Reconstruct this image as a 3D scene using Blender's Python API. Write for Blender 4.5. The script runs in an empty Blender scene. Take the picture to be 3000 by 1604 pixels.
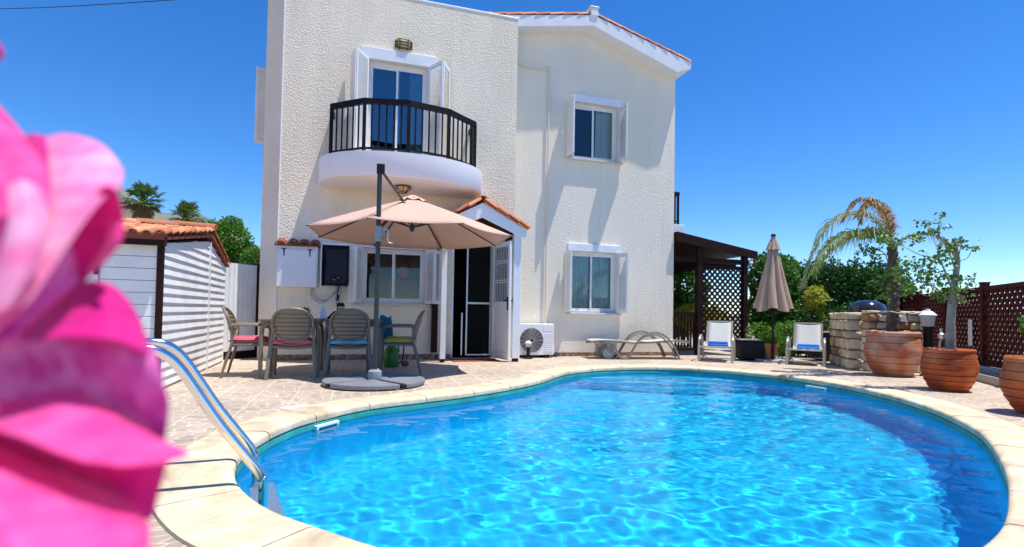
import bpy, bmesh, math, random
from mathutils import Vector, Matrix, noise
import numpy as np
random.seed(7)
R = math.radians
PI = math.pi
sc = bpy.context.scene
col = sc.collection

# ------------------------------------------------------------------ camera numbers
F, CY, PIT, ROL, YAW, H = 1291.943, 752.895, 0.0264126, 0.0179458, 0.2906281, 0.83648
O = Vector((-3.808, 8.298, 0.0))
UA = Vector((math.cos(YAW), math.sin(YAW), 0)); NA = Vector((math.sin(YAW), -math.cos(YAW), 0))
def W(u, v, z=0.0):            # house frame: u along the facade, v out of it
    return O + UA*u + NA*v + Vector((0, 0, z))

# ------------------------------------------------------------------ materials
MAT = {}
def mat(name, color=(.8, .8, .8), rough=.6, metal=0.0, spec=.5, var=0.0, vscale=8.0, bump=0.0, bscale=30.0, bdetail=6.0, trans=0.0, coat=0.0, island=0.0, sheen=0.0, bdist=.01, dirt=0.0):
    m = bpy.data.materials.new(name); m.use_nodes = True
    nt = m.node_tree; n = nt.nodes; L = nt.links
    b = n['Principled BSDF']; out = n['Material Output']
    b.inputs['Base Color'].default_value = (*color, 1); b.inputs['Roughness'].default_value = rough
    b.inputs['Metallic'].default_value = metal; b.inputs['Specular IOR Level'].default_value = spec
    b.inputs['Coat Weight'].default_value = coat; b.inputs['Sheen Weight'].default_value = sheen
    tc = n.new('ShaderNodeTexCoord'); last = None
    if var > 0 or island > 0 or dirt > 0:
        cr = n.new('ShaderNodeHueSaturation'); cr.inputs['Color'].default_value = (*color, 1)
        L.new(cr.outputs[0], b.inputs['Base Color'])
        if var > 0 or dirt > 0:
            t = n.new('ShaderNodeTexNoise'); t.inputs['Scale'].default_value = vscale; t.inputs['Detail'].default_value = 6
            L.new(tc.outputs['Object'], t.inputs['Vector'])
            mr = n.new('ShaderNodeMapRange'); mr.inputs['From Min'].default_value = .3; mr.inputs['From Max'].default_value = .7
            mr.inputs['To Min'].default_value = 1-var; mr.inputs['To Max'].default_value = 1+var
            L.new(t.outputs['Fac'], mr.inputs['Value']); last = mr.outputs[0]
        if island > 0:
            g = n.new('ShaderNodeNewGeometry')
            mr2 = n.new('ShaderNodeMapRange'); mr2.inputs['To Min'].default_value = 1-island; mr2.inputs['To Max'].default_value = 1+island
            L.new(g.outputs['Random Per Island'], mr2.inputs['Value'])
            mh = n.new('ShaderNodeMapRange'); mh.inputs['To Min'].default_value = .5-island*.05; mh.inputs['To Max'].default_value = .5+island*.05
            L.new(g.outputs['Random Per Island'], mh.inputs['Value']); L.new(mh.outputs[0], cr.inputs['Hue'])
            if last:
                mu = n.new('ShaderNodeMath'); mu.operation = 'MULTIPLY'; L.new(last, mu.inputs[0]); L.new(mr2.outputs[0], mu.inputs[1]); last = mu.outputs[0]
            else: last = mr2.outputs[0]
        L.new(last, cr.inputs['Value'])
        # roughness variation
        if var > 0:
            m3 = n.new('ShaderNodeMapRange'); m3.inputs['To Min'].default_value = max(.02, rough-.12); m3.inputs['To Max'].default_value = min(1, rough+.12)
            L.new(t.outputs['Fac'], m3.inputs['Value']); L.new(m3.outputs[0], b.inputs['Roughness'])
    if bump > 0:
        t2 = n.new('ShaderNodeTexNoise'); t2.inputs['Scale'].default_value = bscale; t2.inputs['Detail'].default_value = bdetail
        L.new(tc.outputs['Object'], t2.inputs['Vector'])
        bp = n.new('ShaderNodeBump'); bp.inputs['Strength'].default_value = bump; bp.inputs['Distance'].default_value = bdist
        L.new(t2.outputs['Fac'], bp.inputs['Height']); L.new(bp.outputs[0], b.inputs['Normal'])
    if trans > 0:
        tr = n.new('ShaderNodeBsdfTranslucent'); mx = n.new('ShaderNodeMixShader'); mx.inputs[0].default_value = trans
        if last:
            L.new(cr.outputs[0], tr.inputs['Color'])
        else: tr.inputs['Color'].default_value = (*color, 1)
        L.new(b.outputs[0], mx.inputs[1]); L.new(tr.outputs[0], mx.inputs[2]); L.new(mx.outputs[0], out.inputs['Surface'])
    MAT[name] = m
    return m
def nd(m): return m.node_tree.nodes, m.node_tree.links, m.node_tree.nodes['Principled BSDF']

def stucco(name, color, scale, strength, dist, stain=.06):
    m = mat(name, color, .85, spec=.2)
    n, L, b = nd(m)
    tc = n.new('ShaderNodeTexCoord')
    t = n.new('ShaderNodeTexNoise'); t.inputs['Scale'].default_value = scale; t.inputs['Detail'].default_value = 5; t.inputs['Roughness'].default_value = .55; t.inputs['Distortion'].default_value = .6
    L.new(tc.outputs['Object'], t.inputs['Vector'])
    t2 = n.new('ShaderNodeTexVoronoi'); t2.feature = 'SMOOTH_F1'; t2.inputs['Scale'].default_value = scale*1.6
    L.new(tc.outputs['Object'], t2.inputs['Vector'])
    ad = n.new('ShaderNodeMath'); ad.operation = 'ADD'; L.new(t.outputs['Fac'], ad.inputs[0]); L.new(t2.outputs['Distance'], ad.inputs[1])
    # patchy trowel amount
    t4 = n.new('ShaderNodeTexNoise'); t4.inputs['Scale'].default_value = 1.3; t4.inputs['Detail'].default_value = 3; L.new(tc.outputs['Object'], t4.inputs['Vector'])
    m4 = n.new('ShaderNodeMapRange'); m4.inputs['From Min'].default_value = .35; m4.inputs['From Max'].default_value = .65; m4.inputs['To Min'].default_value = strength*.6; m4.inputs['To Max'].default_value = strength
    L.new(t4.outputs['Fac'], m4.inputs['Value'])
    bp = n.new('ShaderNodeBump'); bp.inputs['Distance'].default_value = dist
    L.new(m4.outputs[0], bp.inputs['Strength']); L.new(ad.outputs[0], bp.inputs['Height']); L.new(bp.outputs[0], b.inputs['Normal'])
    t3 = n.new('ShaderNodeTexNoise'); t3.inputs['Scale'].default_value = .9; t3.inputs['Detail'].default_value = 7; t3.inputs['Roughness'].default_value = .6
    mp = n.new('ShaderNodeMapping'); mp.inputs['Scale'].default_value = (1.6, 1.6, .5)
    L.new(tc.outputs['Object'], mp.inputs[0]); L.new(mp.outputs[0], t3.inputs['Vector'])
    hs = n.new('ShaderNodeHueSaturation'); hs.inputs['Color'].default_value = (*color, 1)
    mr = n.new('ShaderNodeMapRange'); mr.inputs['From Min'].default_value = .3; mr.inputs['From Max'].default_value = .7; mr.inputs['To Min'].default_value = 1-stain; mr.inputs['To Max'].default_value = 1+stain*.5
    L.new(t3.outputs['Fac'], mr.inputs['Value'])
    mp2 = n.new('ShaderNodeMapping'); mp2.inputs['Scale'].default_value = (7, 7, .45); L.new(tc.outputs['Object'], mp2.inputs[0])
    t5 = n.new('ShaderNodeTexNoise'); t5.inputs['Scale'].default_value = 1; t5.inputs['Detail'].default_value = 6; t5.inputs['Roughness'].default_value = .7; L.new(mp2.outputs[0], t5.inputs['Vector'])
    m5 = n.new('ShaderNodeMapRange'); m5.inputs['From Min'].default_value = .56; m5.inputs['From Max'].default_value = .78; m5.inputs['To Min'].default_value = 1; m5.inputs['To Max'].default_value = .86
    L.new(t5.outputs['Fac'], m5.inputs['Value'])
    mm = n.new('ShaderNodeMath'); mm.operation = 'MULTIPLY'; L.new(mr.outputs[0], mm.inputs[0]); L.new(m5.outputs[0], mm.inputs[1])
    L.new(mm.outputs[0], hs.inputs['Value']); L.new(hs.outputs[0], b.inputs['Base Color'])
    return m
WALLC = (.88, .785, .625)
stucco('stucco_rough', WALLC, 32, .78, .018, .12)
stucco('stucco_fine', (.90, .81, .66), 28, .5, .012, .07)
mat('white_paint', (.82, .83, .84), .45, var=.04, vscale=5, bump=.15, bscale=60, bdist=.003)
mat('white_plastic', (.82, .83, .84), .3, var=.02)
mat('white_board', (.80, .80, .79), .5, var=.08, vscale=3, bump=.3, bscale=30, bdist=.003)
mat('balcony_white', (.80, .81, .83), .6, var=.03, vscale=2, bump=.1, bscale=40)
mat('dark_interior', (.05, .04, .035), .9)  # near-black, so the dimness of the rooms is put into their colour
mat('dark_wood', (.024, .008, .006), .6, spec=.15, var=.3, vscale=12, bump=.3, bscale=60, bdist=.003)
mat('fence_wood', (.085, .014, .009), .6, spec=.2, var=.3, vscale=10, bump=.3, bscale=50, bdist=.003)
mat('rail_black', (.008, .004, .005), .5, spec=.2, var=.1)
mat('black_metal', (.010, .010, .012), .5, spec=.25)
mat('black_plastic', (.010, .010, .012), .5, spec=.2, var=.1)
mat('inverter_navy', (.004, .005, .02), .3, spec=.25)
mat('alu', (.55, .55, .56), .35, metal=.7, var=.05)
mat('umbrella_metal', (.045, .048, .045), .4, metal=.2, var=.1, spec=.4)
mat('base_grey', (.20, .205, .225), .55, var=.12, bump=.2, bscale=80, bdist=.002)
mat('grey_plastic_light', (.36, .37, .40), .5, var=.06, bump=.2, bscale=80, bdist=.002)
mat('chrome', (.78, .76, .72), .10, metal=1.0, var=.02, vscale=30)
mat('brass', (.45, .28, .06), .35, metal=.8)
mat('lamp_amber', (.80, .62, .28), .25, trans=.2)
mat('terracotta_dark', (.22, .055, .025), .75, var=.25, vscale=5, bump=.4, bscale=25)
mat('orange_plaque', (.55, .12, .03), .6, var=.2)
mat('resin_taupe', (.19, .155, .11), .45, var=.08, vscale=4)
mat('resin_grey', (.135, .122, .105), .45, var=.08, vscale=4)
mat('table_dark', (.10, .095, .095), .4, var=.1)
mat('sling', (.72, .70, .62), .7, var=.04, bump=.3, bscale=250, bdist=.002)
mat('sling_grey', (.50, .475, .41), .7, var=.06, bump=.3, bscale=250, bdist=.002)
mat('sling_frame', (.42, .40, .35), .35, metal=.4, var=.05)
mat('lounger_frame', (.27, .245, .20), .35, metal=.5, var=.08)
mat('towel_blue', (.02, .13, .55), .95, bump=.6, bscale=150, sheen=.3, var=.12, vscale=25)
mat('towel_azure', (.02, .22, .68), .95, bump=.6, bscale=150, sheen=.3, var=.12, vscale=25)
mat('cushion_pink', (.62, .10, .14), .9, var=.15, vscale=9, bump=.4, bscale=60)
mat('cushion_rose', (.70, .12, .17), .9, var=.2, vscale=9, bump=.4, bscale=60)
mat('cushion_teal', (.10, .38, .46), .9, var=.2, vscale=9, bump=.4, bscale=60)
mat('cushion_lime', (.38, .36, .06), .9, var=.15, vscale=9, bump=.4, bscale=60)
mat('canopy_fabric', (.68, .44, .34), .85, var=.04, vscale=2.5, bump=.2, bscale=300, bdist=.001, trans=.14)
mat('closed_fabric', (.46, .32, .23), .9, var=.08, vscale=3, bump=.3, bscale=120, bdist=.002)
mat('green_plastic', (.01, .16, .02), .35, var=.1)
mat('teal_cloth', (.01, .13, .22), .8, var=.2)
mat('red_leaf', (.28, .03, .01), .6, island=.5, trans=.2)
mat('orange_leaf', (.55, .14, .01), .6, island=.4, trans=.2)
mat('clear_plastic', (.75, .78, .8), .1, spec=.8)
mat('rust_mat', (.25, .05, .02), .95, var=.4, vscale=60, bump=.5, bscale=120)
mat('soil', (.06, .04, .025), .95, bump=.8, bscale=40)
mat('bark_pale', (.34, .29, .23), .85, var=.2, vscale=14, bump=.6, bscale=30)
mat('bark_palm', (.12, .075, .05), .9, var=.4, vscale=20, bump=.8, bscale=30, bdist=.02)
mat('bark_brown', (.10, .07, .045), .9, var=.3, bump=.6)
mat('twig', (.16, .12, .08), .9)
mat('leaf_bright', (.10, .24, .018), .5, island=.45, trans=.35)
mat('leaf_mid', (.075, .19, .02), .5, island=.5, trans=.3)
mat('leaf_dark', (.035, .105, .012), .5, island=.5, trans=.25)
mat('leaf_yellow', (.42, .42, .03), .5, island=.4, trans=.35)
mat('leaf_potted', (.13, .25, .03), .45, island=.5, trans=.3)
mat('frond_green', (.25, .32, .07), .5, island=.5, trans=.3)
mat('frond_pale', (.42, .44, .20), .5, island=.4, trans=.3)
mat('frond_dry', (.36, .23, .10), .7, island=.35, trans=.25)
mat('frond_yellow', (.34, .31, .06), .6, island=.4, trans=.3)
mat('fan_leaf', (.12, .19, .04), .5, island=.5, trans=.2)
mat('hill', (.13, .14, .11), .95, var=.4, vscale=.02, bump=.3, bscale=.3)
mat('far_ground', (.20, .17, .12), .95, var=.3, vscale=.4)
mat('curtain', (.92, .94, .88), .9, trans=.25)
mat('curtain_pale', (.80, .90, .92), .9, trans=.3)
mat('dark_net', (.008, .009, .009), .9, spec=.1)
mat('inside_red', (.25, .02, .01), .8)
mat('pipe_cream', (.76, .70, .60), .5)
mat('teal_gasket', (.03, .30, .27), .5, var=.25, vscale=6)
mat('skim_white', (.82, .92, .90), .4)
mat('paper', (.78, .78, .76), .8, var=.05)
mat('kerb', (.40, .36, .30), .9, var=.2, vscale=6, bump=.5, bscale=30)
mat('kerb_white', (.62, .60, .56), .8, var=.1)
mat('rope', (.6, .57, .5), .9)
mat('cable', (.02, .02, .02), .6)
mat('charcoal_wicker', (.022, .021, .022), .7, spec=.2, var=.2, vscale=50, bump=.6, bscale=90)
mat('lantern_glass', (.72, .72, .70), .18, spec=.6, trans=.3)
mat('bbq_black', (.02, .02, .022), .15, coat=.6)
mat('small_pot', (.45, .16, .06), .8, var=.15, bump=.3)
mat('drain_white', (.78, .78, .76), .5, var=.04)
mat('coping', (.70, .545, .355), .75, var=.14, vscale=5, bump=.6, bscale=40, bdist=.006)
def coping_wear():
    m = MAT['coping']; n, L, b = nd(m); hs = [x for x in n if x.bl_idname == 'ShaderNodeHueSaturation'][0]
    tc = n.new('ShaderNodeTexCoord'); t = n.new('ShaderNodeTexNoise'); t.inputs['Scale'].default_value = 2.2; t.inputs['Detail'].default_value = 9; t.inputs['Roughness'].default_value = .72; t.inputs['Distortion'].default_value = .8
    L.new(tc.outputs['Object'], t.inputs['Vector']); r = n.new('ShaderNodeValToRGB'); e = r.color_ramp.elements
    e[0].position = .33; e[0].color = (.46, .35, .23, 1); e[1].position = .50; e[1].color = (.70, .545, .355, 1); x = e.new(.66); x.color = (.78, .65, .47, 1)
    L.new(t.outputs['Fac'], r.inputs[0]); L.new(r.outputs[0], hs.inputs['Color'])
coping_wear()
mat('joint_grey', (.20, .17, .13), .95)

# terracotta pot: weathered, with ridges from geometry
def pot_mat(name, c1, c2, c3):
    m = mat(name, c1, .8); n, L, b = nd(m)
    tc = n.new('ShaderNodeTexCoord'); t = n.new('ShaderNodeTexNoise'); t.inputs['Scale'].default_value = 3.2; t.inputs['Detail'].default_value = 8
    L.new(tc.outputs['Object'], t.inputs['Vector'])
    r = n.new('ShaderNodeValToRGB'); e = r.color_ramp.elements
    e[0].position = .40; e[0].color = (*c2, 1); e[1].position = .52; e[1].color = (*c1, 1)
    x = e.new(.68); x.color = (*c3, 1)
    L.new(t.outputs['Fac'], r.inputs[0]); L.new(r.outputs[0], b.inputs['Base Color'])
    bp = n.new('ShaderNodeBump'); bp.inputs['Strength'].default_value = .4; bp.inputs['Distance'].default_value = .01
    t2 = n.new('ShaderNodeTexNoise'); t2.inputs['Scale'].default_value = 30; t2.inputs['Detail'].default_value = 6
    L.new(tc.outputs['Object'], t2.inputs['Vector']); L.new(t2.outputs['Fac'], bp.inputs['Height']); L.new(bp.outputs[0], b.inputs['Normal'])
pot_mat('terracotta_pot', (.50, .105, .02), (.33, .065, .018), (.56, .20, .09))
pot_mat('terracotta_faded', (.52, .24, .14), (.46, .13, .045), (.58, .37, .28))

def tile_mat():
    m = mat('roof_tile', (.55, .22, .10), .8); n, L, b = nd(m)
    g = n.new('ShaderNodeNewGeometry'); r = n.new('ShaderNodeValToRGB'); e = r.color_ramp.elements
    e[0].color = (.36, .11, .05, 1); e[1].color = (.66, .30, .15, 1); x = e.new(.5); x.color = (.55, .20, .085, 1)
    L.new(g.outputs['Random Per Island'], r.inputs[0])
    tc = n.new('ShaderNodeTexCoord'); t = n.new('ShaderNodeTexNoise'); t.inputs['Scale'].default_value = 12; t.inputs['Detail'].default_value = 6
    L.new(tc.outputs['Object'], t.inputs['Vector'])
    mx = n.new('ShaderNodeMix'); mx.data_type = 'RGBA'; mx.blend_type = 'MULTIPLY'; mx.inputs[0].default_value = .5
    L.new(r.outputs[0], mx.inputs[6]); L.new(t.outputs['Color'], mx.inputs[7])
    hs = n.new('ShaderNodeHueSaturation'); hs.inputs['Value'].default_value = 1.35; L.new(mx.outputs[2], hs.inputs['Color']); L.new(hs.outputs[0], b.inputs['Base Color'])
tile_mat()

def stone_mat():
    m = mat('dry_stone', (.50, .40, .26), .9); n, L, b = nd(m)
    g = n.new('ShaderNodeNewGeometry'); r = n.new('ShaderNodeValToRGB'); e = r.color_ramp.elements
    e[0].color = (.54, .39, .21, 1); e[1].color = (.78, .65, .43, 1); x = e.new(.12); x.color = (.40, .15, .06, 1); x = e.new(.2); x.color = (.62, .50, .33, 1)
    L.new(g.outputs['Random Per Island'], r.inputs[0])
    tc = n.new('ShaderNodeTexCoord'); t = n.new('ShaderNodeTexNoise'); t.inputs['Scale'].default_value = 14; t.inputs['Detail'].default_value = 8
    L.new(tc.outputs['Object'], t.inputs['Vector'])
    hs = n.new('ShaderNodeHueSaturation'); mr = n.new('ShaderNodeMapRange'); mr.inputs['To Min'].default_value = .6; mr.inputs['To Max'].default_value = 1.3
    L.new(t.outputs['Fac'], mr.inputs['Value']); L.new(mr.outputs[0], hs.inputs['Value']); L.new(r.outputs[0], hs.inputs['Color']); L.new(hs.outputs[0], b.inputs['Base Color'])
    bp = n.new('ShaderNodeBump'); bp.inputs['Strength'].default_value = .8; bp.inputs['Distance'].default_value = .02
    L.new(t.outputs['Fac'], bp.inputs['Height']); L.new(bp.outputs[0], b.inputs['Normal'])
stone_mat()

def skirting_mat():
    m = mat('skirting', (.2, .13, .08), .6); n, L, b = nd(m)
    tc = n.new('ShaderNodeTexCoord'); v = n.new('ShaderNodeTexVoronoi'); v.inputs['Scale'].default_value = 22
    L.new(tc.outputs['Object'], v.inputs['Vector'])
    r = n.new('ShaderNodeValToRGB'); e = r.color_ramp.elements; e[0].color = (.10, .05, .03, 1); e[1].color = (.45, .34, .24, 1); x = e.new(.5); x.color = (.20, .12, .08, 1)
    L.new(v.outputs['Color'], r.inputs[0]); L.new(r.outputs[0], b.inputs['Base Color'])
skirting_mat()

def glass_mat(name, tint, gl=.10, refl=(.9, .95, 1)):
    m = bpy.data.materials.new(name); m.use_nodes = True; nt = m.node_tree; n = nt.nodes; L = nt.links; n.clear()
    out = n.new('ShaderNodeOutputMaterial'); tr = n.new('ShaderNodeBsdfTransparent'); tr.inputs[0].default_value = (*tint, 1)
    g = n.new('ShaderNodeBsdfGlossy'); g.inputs['Roughness'].default_value = .02; g.inputs['Color'].default_value = (*refl, 1)
    fr = n.new('ShaderNodeFresnel'); fr.inputs['IOR'].default_value = 1.55
    ad = n.new('ShaderNodeMath'); ad.operation = 'ADD'; ad.inputs[1].default_value = gl; L.new(fr.outputs[0], ad.inputs[0])
    mx = n.new('ShaderNodeMixShader'); L.new(ad.outputs[0], mx.inputs[0]); L.new(tr.outputs[0], mx.inputs[1]); L.new(g.outputs[0], mx.inputs[2]); L.new(mx.outputs[0], out.inputs[0])
    MAT[name] = m
glass_mat('window_glass', (.90, .95, .94), -.012)
glass_mat('sky_glass', (.66, .78, .84), .09)
glass_mat('clear_glass', (.9, .93, .93), .05)

def patio_mat():
    m = mat('patio_tile', (.5, .45, .4), .6); n, L, b = nd(m)
    tc = n.new('ShaderNodeTexCoord')
    mp = n.new('ShaderNodeMapping'); mp.inputs['Location'].default_value = (.32-.01, 0, 0)
    L.new(tc.outputs['Object'], mp.inputs[0])
    # crazy paving voronoi, jittered
    t0 = n.new('ShaderNodeTexNoise'); t0.inputs['Scale'].default_value = 9; t0.inputs['Detail'].default_value = 2; L.new(mp.outputs[0], t0.inputs['Vector'])
    mxv = n.new('ShaderNodeMix'); mxv.data_type = 'RGBA'; mxv.blend_type = 'LINEAR_LIGHT'; mxv.inputs[0].default_value = .04
    L.new(mp.outputs[0], mxv.inputs[6]); L.new(t0.outputs['Color'], mxv.inputs[7])
    ms = n.new('ShaderNodeMapping'); ms.inputs['Scale'].default_value = (9.5, 14, 1); L.new(mxv.outputs[2], ms.inputs[0])
    ve = n.new('ShaderNodeTexVoronoi'); ve.feature = 'DISTANCE_TO_EDGE'; ve.voronoi_dimensions = '2D'; ve.inputs['Scale'].default_value = 1; L.new(ms.outputs[0], ve.inputs['Vector'])
    vc = n.new('ShaderNodeTexVoronoi'); vc.voronoi_dimensions = '2D'; vc.inputs['Scale'].default_value = 1; L.new(ms.outputs[0], vc.inputs['Vector'])
    e = n.new('ShaderNodeMapRange'); e.interpolation_type = 'SMOOTHSTEP'; e.inputs['From Min'].default_value = .035; e.inputs['From Max'].default_value = .085; L.new(ve.outputs['Distance'], e.inputs['Value'])
    # grid joints .34 m
    sx = n.new('ShaderNodeSeparateXYZ'); L.new(mp.outputs[0], sx.inputs[0])
    gs = []
    for ax in ('X', 'Y'):
        pp = n.new('ShaderNodeMath'); pp.operation = 'PINGPONG'; pp.inputs[1].default_value = .17; L.new(sx.outputs[ax], pp.inputs[0])
        g = n.new('ShaderNodeMath'); g.operation = 'GREATER_THAN'; g.inputs[1].default_value = .006; L.new(pp.outputs[0], g.inputs[0]); gs.append(g)
    mg = n.new('ShaderNodeMath'); mg.operation = 'MULTIPLY'; L.new(gs[0].outputs[0], mg.inputs[0]); L.new(gs[1].outputs[0], mg.inputs[1])
    ma = n.new('ShaderNodeMath'); ma.operation = 'MULTIPLY'; L.new(mg.outputs[0], ma.inputs[0]); L.new(e.outputs[0], ma.inputs[1])
    r = n.new('ShaderNodeValToRGB'); el = r.color_ramp.elements; el[0].color = (.34, .262, .205, 1); el[1].color = (.51, .415, .33, 1); x = el.new(.5); x.color = (.425, .335, .262, 1)
    L.new(vc.outputs['Color'], r.inputs[0])
    ns = n.new('ShaderNodeTexNoise'); ns.inputs['Scale'].default_value = 1.2; ns.inputs['Detail'].default_value = 8; L.new(mp.outputs[0], ns.inputs['Vector'])
    hs = n.new('ShaderNodeHueSaturation'); mr = n.new('ShaderNodeMapRange'); mr.inputs['From Min'].default_value = .3; mr.inputs['From Max'].default_value = .7; mr.inputs['To Min'].default_value = .86; mr.inputs['To Max'].default_value = 1.12
    L.new(ns.outputs['Fac'], mr.inputs['Value']); L.new(mr.outputs[0], hs.inputs['Value'])
    mc = n.new('ShaderNodeMix'); mc.data_type = 'RGBA'; L.new(ma.outputs[0], mc.inputs[0]); mc.inputs[6].default_value = (.64, .535, .40, 1); L.new(r.outputs[0], mc.inputs[7])
    L.new(mc.outputs[2], hs.inputs['Color']); L.new(hs.outputs[0], b.inputs['Base Color'])
    bp = n.new('ShaderNodeBump'); bp.inputs['Strength'].default_value = .4; bp.inputs['Distance'].default_value = .004; L.new(ma.outputs[0], bp.inputs['Height']); L.new(bp.outputs[0], b.inputs['Normal'])
patio_mat()

# ------------------------------------------------------------------ mesh helpers
class M:
    def __init__(s): s.v = []; s.f = []
    def add(s, vs, fs):
        k = len(s.v); s.v += [tuple(v) for v in vs]; s.f += [tuple(i+k for i in f) for f in fs]; return s
    def box(s, x0, x1, y0, y1, z0, z1, mtx=None):
        vs = [Vector((x, y, z)) for z in (z0, z1) for x, y in ((x0, y0), (x1, y0), (x1, y1), (x0, y1))]
        if mtx: vs = [mtx @ v for v in vs]
        return s.add(vs, [(3, 2, 1, 0), (4, 5, 6, 7), (0, 1, 5, 4), (1, 2, 6, 5), (2, 3, 7, 6), (3, 0, 4, 7)])
    def beam(s, a, b, w, h, up=(0, 0, 1)):
        a, b = Vector(a), Vector(b); d = (b-a).normalized(); u = Vector(up)
        if abs(d.dot(u)) > .98: u = Vector((0, 1, 0))
        r = d.cross(u).normalized(); u = r.cross(d)
        vs = [p+r*(i*w/2)+u*(j*h/2) for p in (a, b) for i, j in ((-1, -1), (1, -1), (1, 1), (-1, 1))]
        return s.add(vs, [(3, 2, 1, 0), (4, 5, 6, 7), (0, 1, 5, 4), (1, 2, 6, 5), (2, 3, 7, 6), (3, 0, 4, 7)])
    def tube(s, pts, r, seg=8, cap=True, sq=1.0):
        pts = [Vector(p) for p in pts]; n = len(pts)
        rr = r if isinstance(r, (list, tuple)) else [r]*n
        t = [(pts[min(i+1, n-1)]-pts[max(i-1, 0)]).normalized() for i in range(n)]
        u = Vector((0, 0, 1)) if abs(t[0].z) < .9 else Vector((1, 0, 0))
        u = (u-t[0]*u.dot(t[0])).normalized(); k = len(s.v)
        for i in range(n):
            u = (u-t[i]*u.dot(t[i])).normalized(); w = t[i].cross(u)
            for j in range(seg):
                a = 2*PI*j/seg; s.v.append(tuple(pts[i]+(u*math.cos(a)+w*math.sin(a)*sq)*rr[i]))
        for i in range(n-1):
            for j in range(seg):
                a, b = k+i*seg+j, k+i*seg+(j+1) % seg; s.f.append((a, b, b+seg, a+seg))
        if cap:
            s.f.append(tuple(k+j for j in range(seg))[::-1]); s.f.append(tuple(k+(n-1)*seg+j for j in range(seg)))
        return s
    def lathe(s, prof, seg=24, c=(0, 0, 0), fn=None):
        k = len(s.v); n = len(prof)
        for i, (r, z) in enumerate(prof):
            for j in range(seg):
                a = 2*PI*j/seg; q = fn(a, r, z) if fn else r
                s.v.append((c[0]+q*math.cos(a), c[1]+q*math.sin(a), c[2]+z))
        for i in range(n-1):
            for j in range(seg):
                a, b = k+i*seg+j, k+i*seg+(j+1) % seg; s.f.append((a, b, b+seg, a+seg))
        s.f.append(tuple(k+j for j in range(seg))[::-1]); s.f.append(tuple(k+(n-1)*seg+j for j in range(seg)))
        return s
    def prism(s, poly, axis, a0, a1):     # poly of 2-D points, extruded along axis
        def P(p, a):
            return {'z': (p[0], p[1], a), 'y': (p[0], a, p[1]), 'x': (a, p[0], p[1])}[axis]
        n = len(poly); vs = [P(p, a0) for p in poly]+[P(p, a1) for p in poly]
        return s.add(vs, [tuple(range(n))[::-1], tuple(range(n, 2*n))]+[(i, (i+1) % n, (i+1) % n+n, i+n) for i in range(n)])
    def grid(s, nu, nv, fn, closeu=False):
        k = len(s.v)
        for i in range(nu):
            for j in range(nv): s.v.append(tuple(fn(i/(nu-1), j/(nv-1))))
        for i in range(nu-1):
            for j in range(nv-1): a = k+i*nv+j; s.f.append((a, a+nv, a+nv+1, a+1))
        return s
    def build(s, name, m, parent=None, smooth=False, bevel=0, loc=None, rz=0, solid=0, sub=0, angle=40):
        me = bpy.data.meshes.new(name); me.from_pydata(s.v, [], s.f); me.update()
        if bevel >= 0 and len(s.f) < 40000:
            bm = bmesh.new(); bm.from_mesh(me); bmesh.ops.recalc_face_normals(bm, faces=bm.faces); bm.to_mesh(me); bm.free()
        o = bpy.data.objects.new(name, me); col.objects.link(o)
        me.materials.append(MAT[m] if isinstance(m, str) else m)
        if parent: o.parent = parent
        if loc is not None: o.location = loc
        if rz: o.rotation_euler.z = rz
        if smooth:
            me.shade_smooth()
            if angle < 180:
                try: me.set_sharp_from_angle(angle=R(angle))
                except Exception: pass
        if solid:
            md = o.modifiers.new('s', 'SOLIDIFY'); md.thickness = solid; md.offset = 0
        if sub:
            md = o.modifiers.new('u', 'SUBSURF'); md.levels = sub; md.render_levels = sub
        if bevel > 0:
            md = o.modifiers.new('b', 'BEVEL'); md.width = bevel; md.segments = 2; md.limit_method = 'ANGLE'; md.angle_limit = R(40)
        return o
def tag(o, label=None, cat=None, group=None, kind=None):
    if label: o['label'] = label
    if cat: o['category'] = cat
    if group: o['group'] = group
    if kind: o['kind'] = kind
    return o
def thing(name, label, cat, loc=(0, 0, 0), rz=0, group=None):
    o = bpy.data.objects.new(name, None); col.objects.link(o); o.empty_display_size = .1
    o.location = loc; o.rotation_euler.z = rz
    return tag(o, label, cat, group)
def hthing(name, label, cat, u, v, z=0, rz=0, group=None):   # thing placed in the house frame
    return thing(name, label, cat, W(u, v, z), YAW+rz, group)
def kids(o): return [c for c in bpy.data.objects if c.parent == o]
def copy_tree(o, parent=None):
    c = o.copy(); col.objects.link(c)
    if parent: c.parent = parent
    for ch in kids(o): copy_tree(ch, c)
    return c
def arc(cx, cz, r, a0, a1, n): return [(cx+r*math.cos(R(a0+(a1-a0)*i/n)), cz+r*math.sin(R(a0+(a1-a0)*i/n))) for i in range(n+1)]
def spline(pts, n=6):
    pts = [Vector(p) for p in pts]; out = []
    for i in range(len(pts)-1):
        p0 = pts[max(i-1, 0)]; p1 = pts[i]; p2 = pts[i+1]; p3 = pts[min(i+2, len(pts)-1)]
        for k in range(n):
            t = k/n
            out.append(.5*((2*p1)+(p2-p0)*t+(2*p0-5*p1+4*p2-p3)*t*t+(3*p1-p0-3*p2+p3)*t**3))
    out.append(pts[-1]); return out
def fnoise(x, y, z=0): return noise.noise(Vector((x, y, z)))

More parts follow.
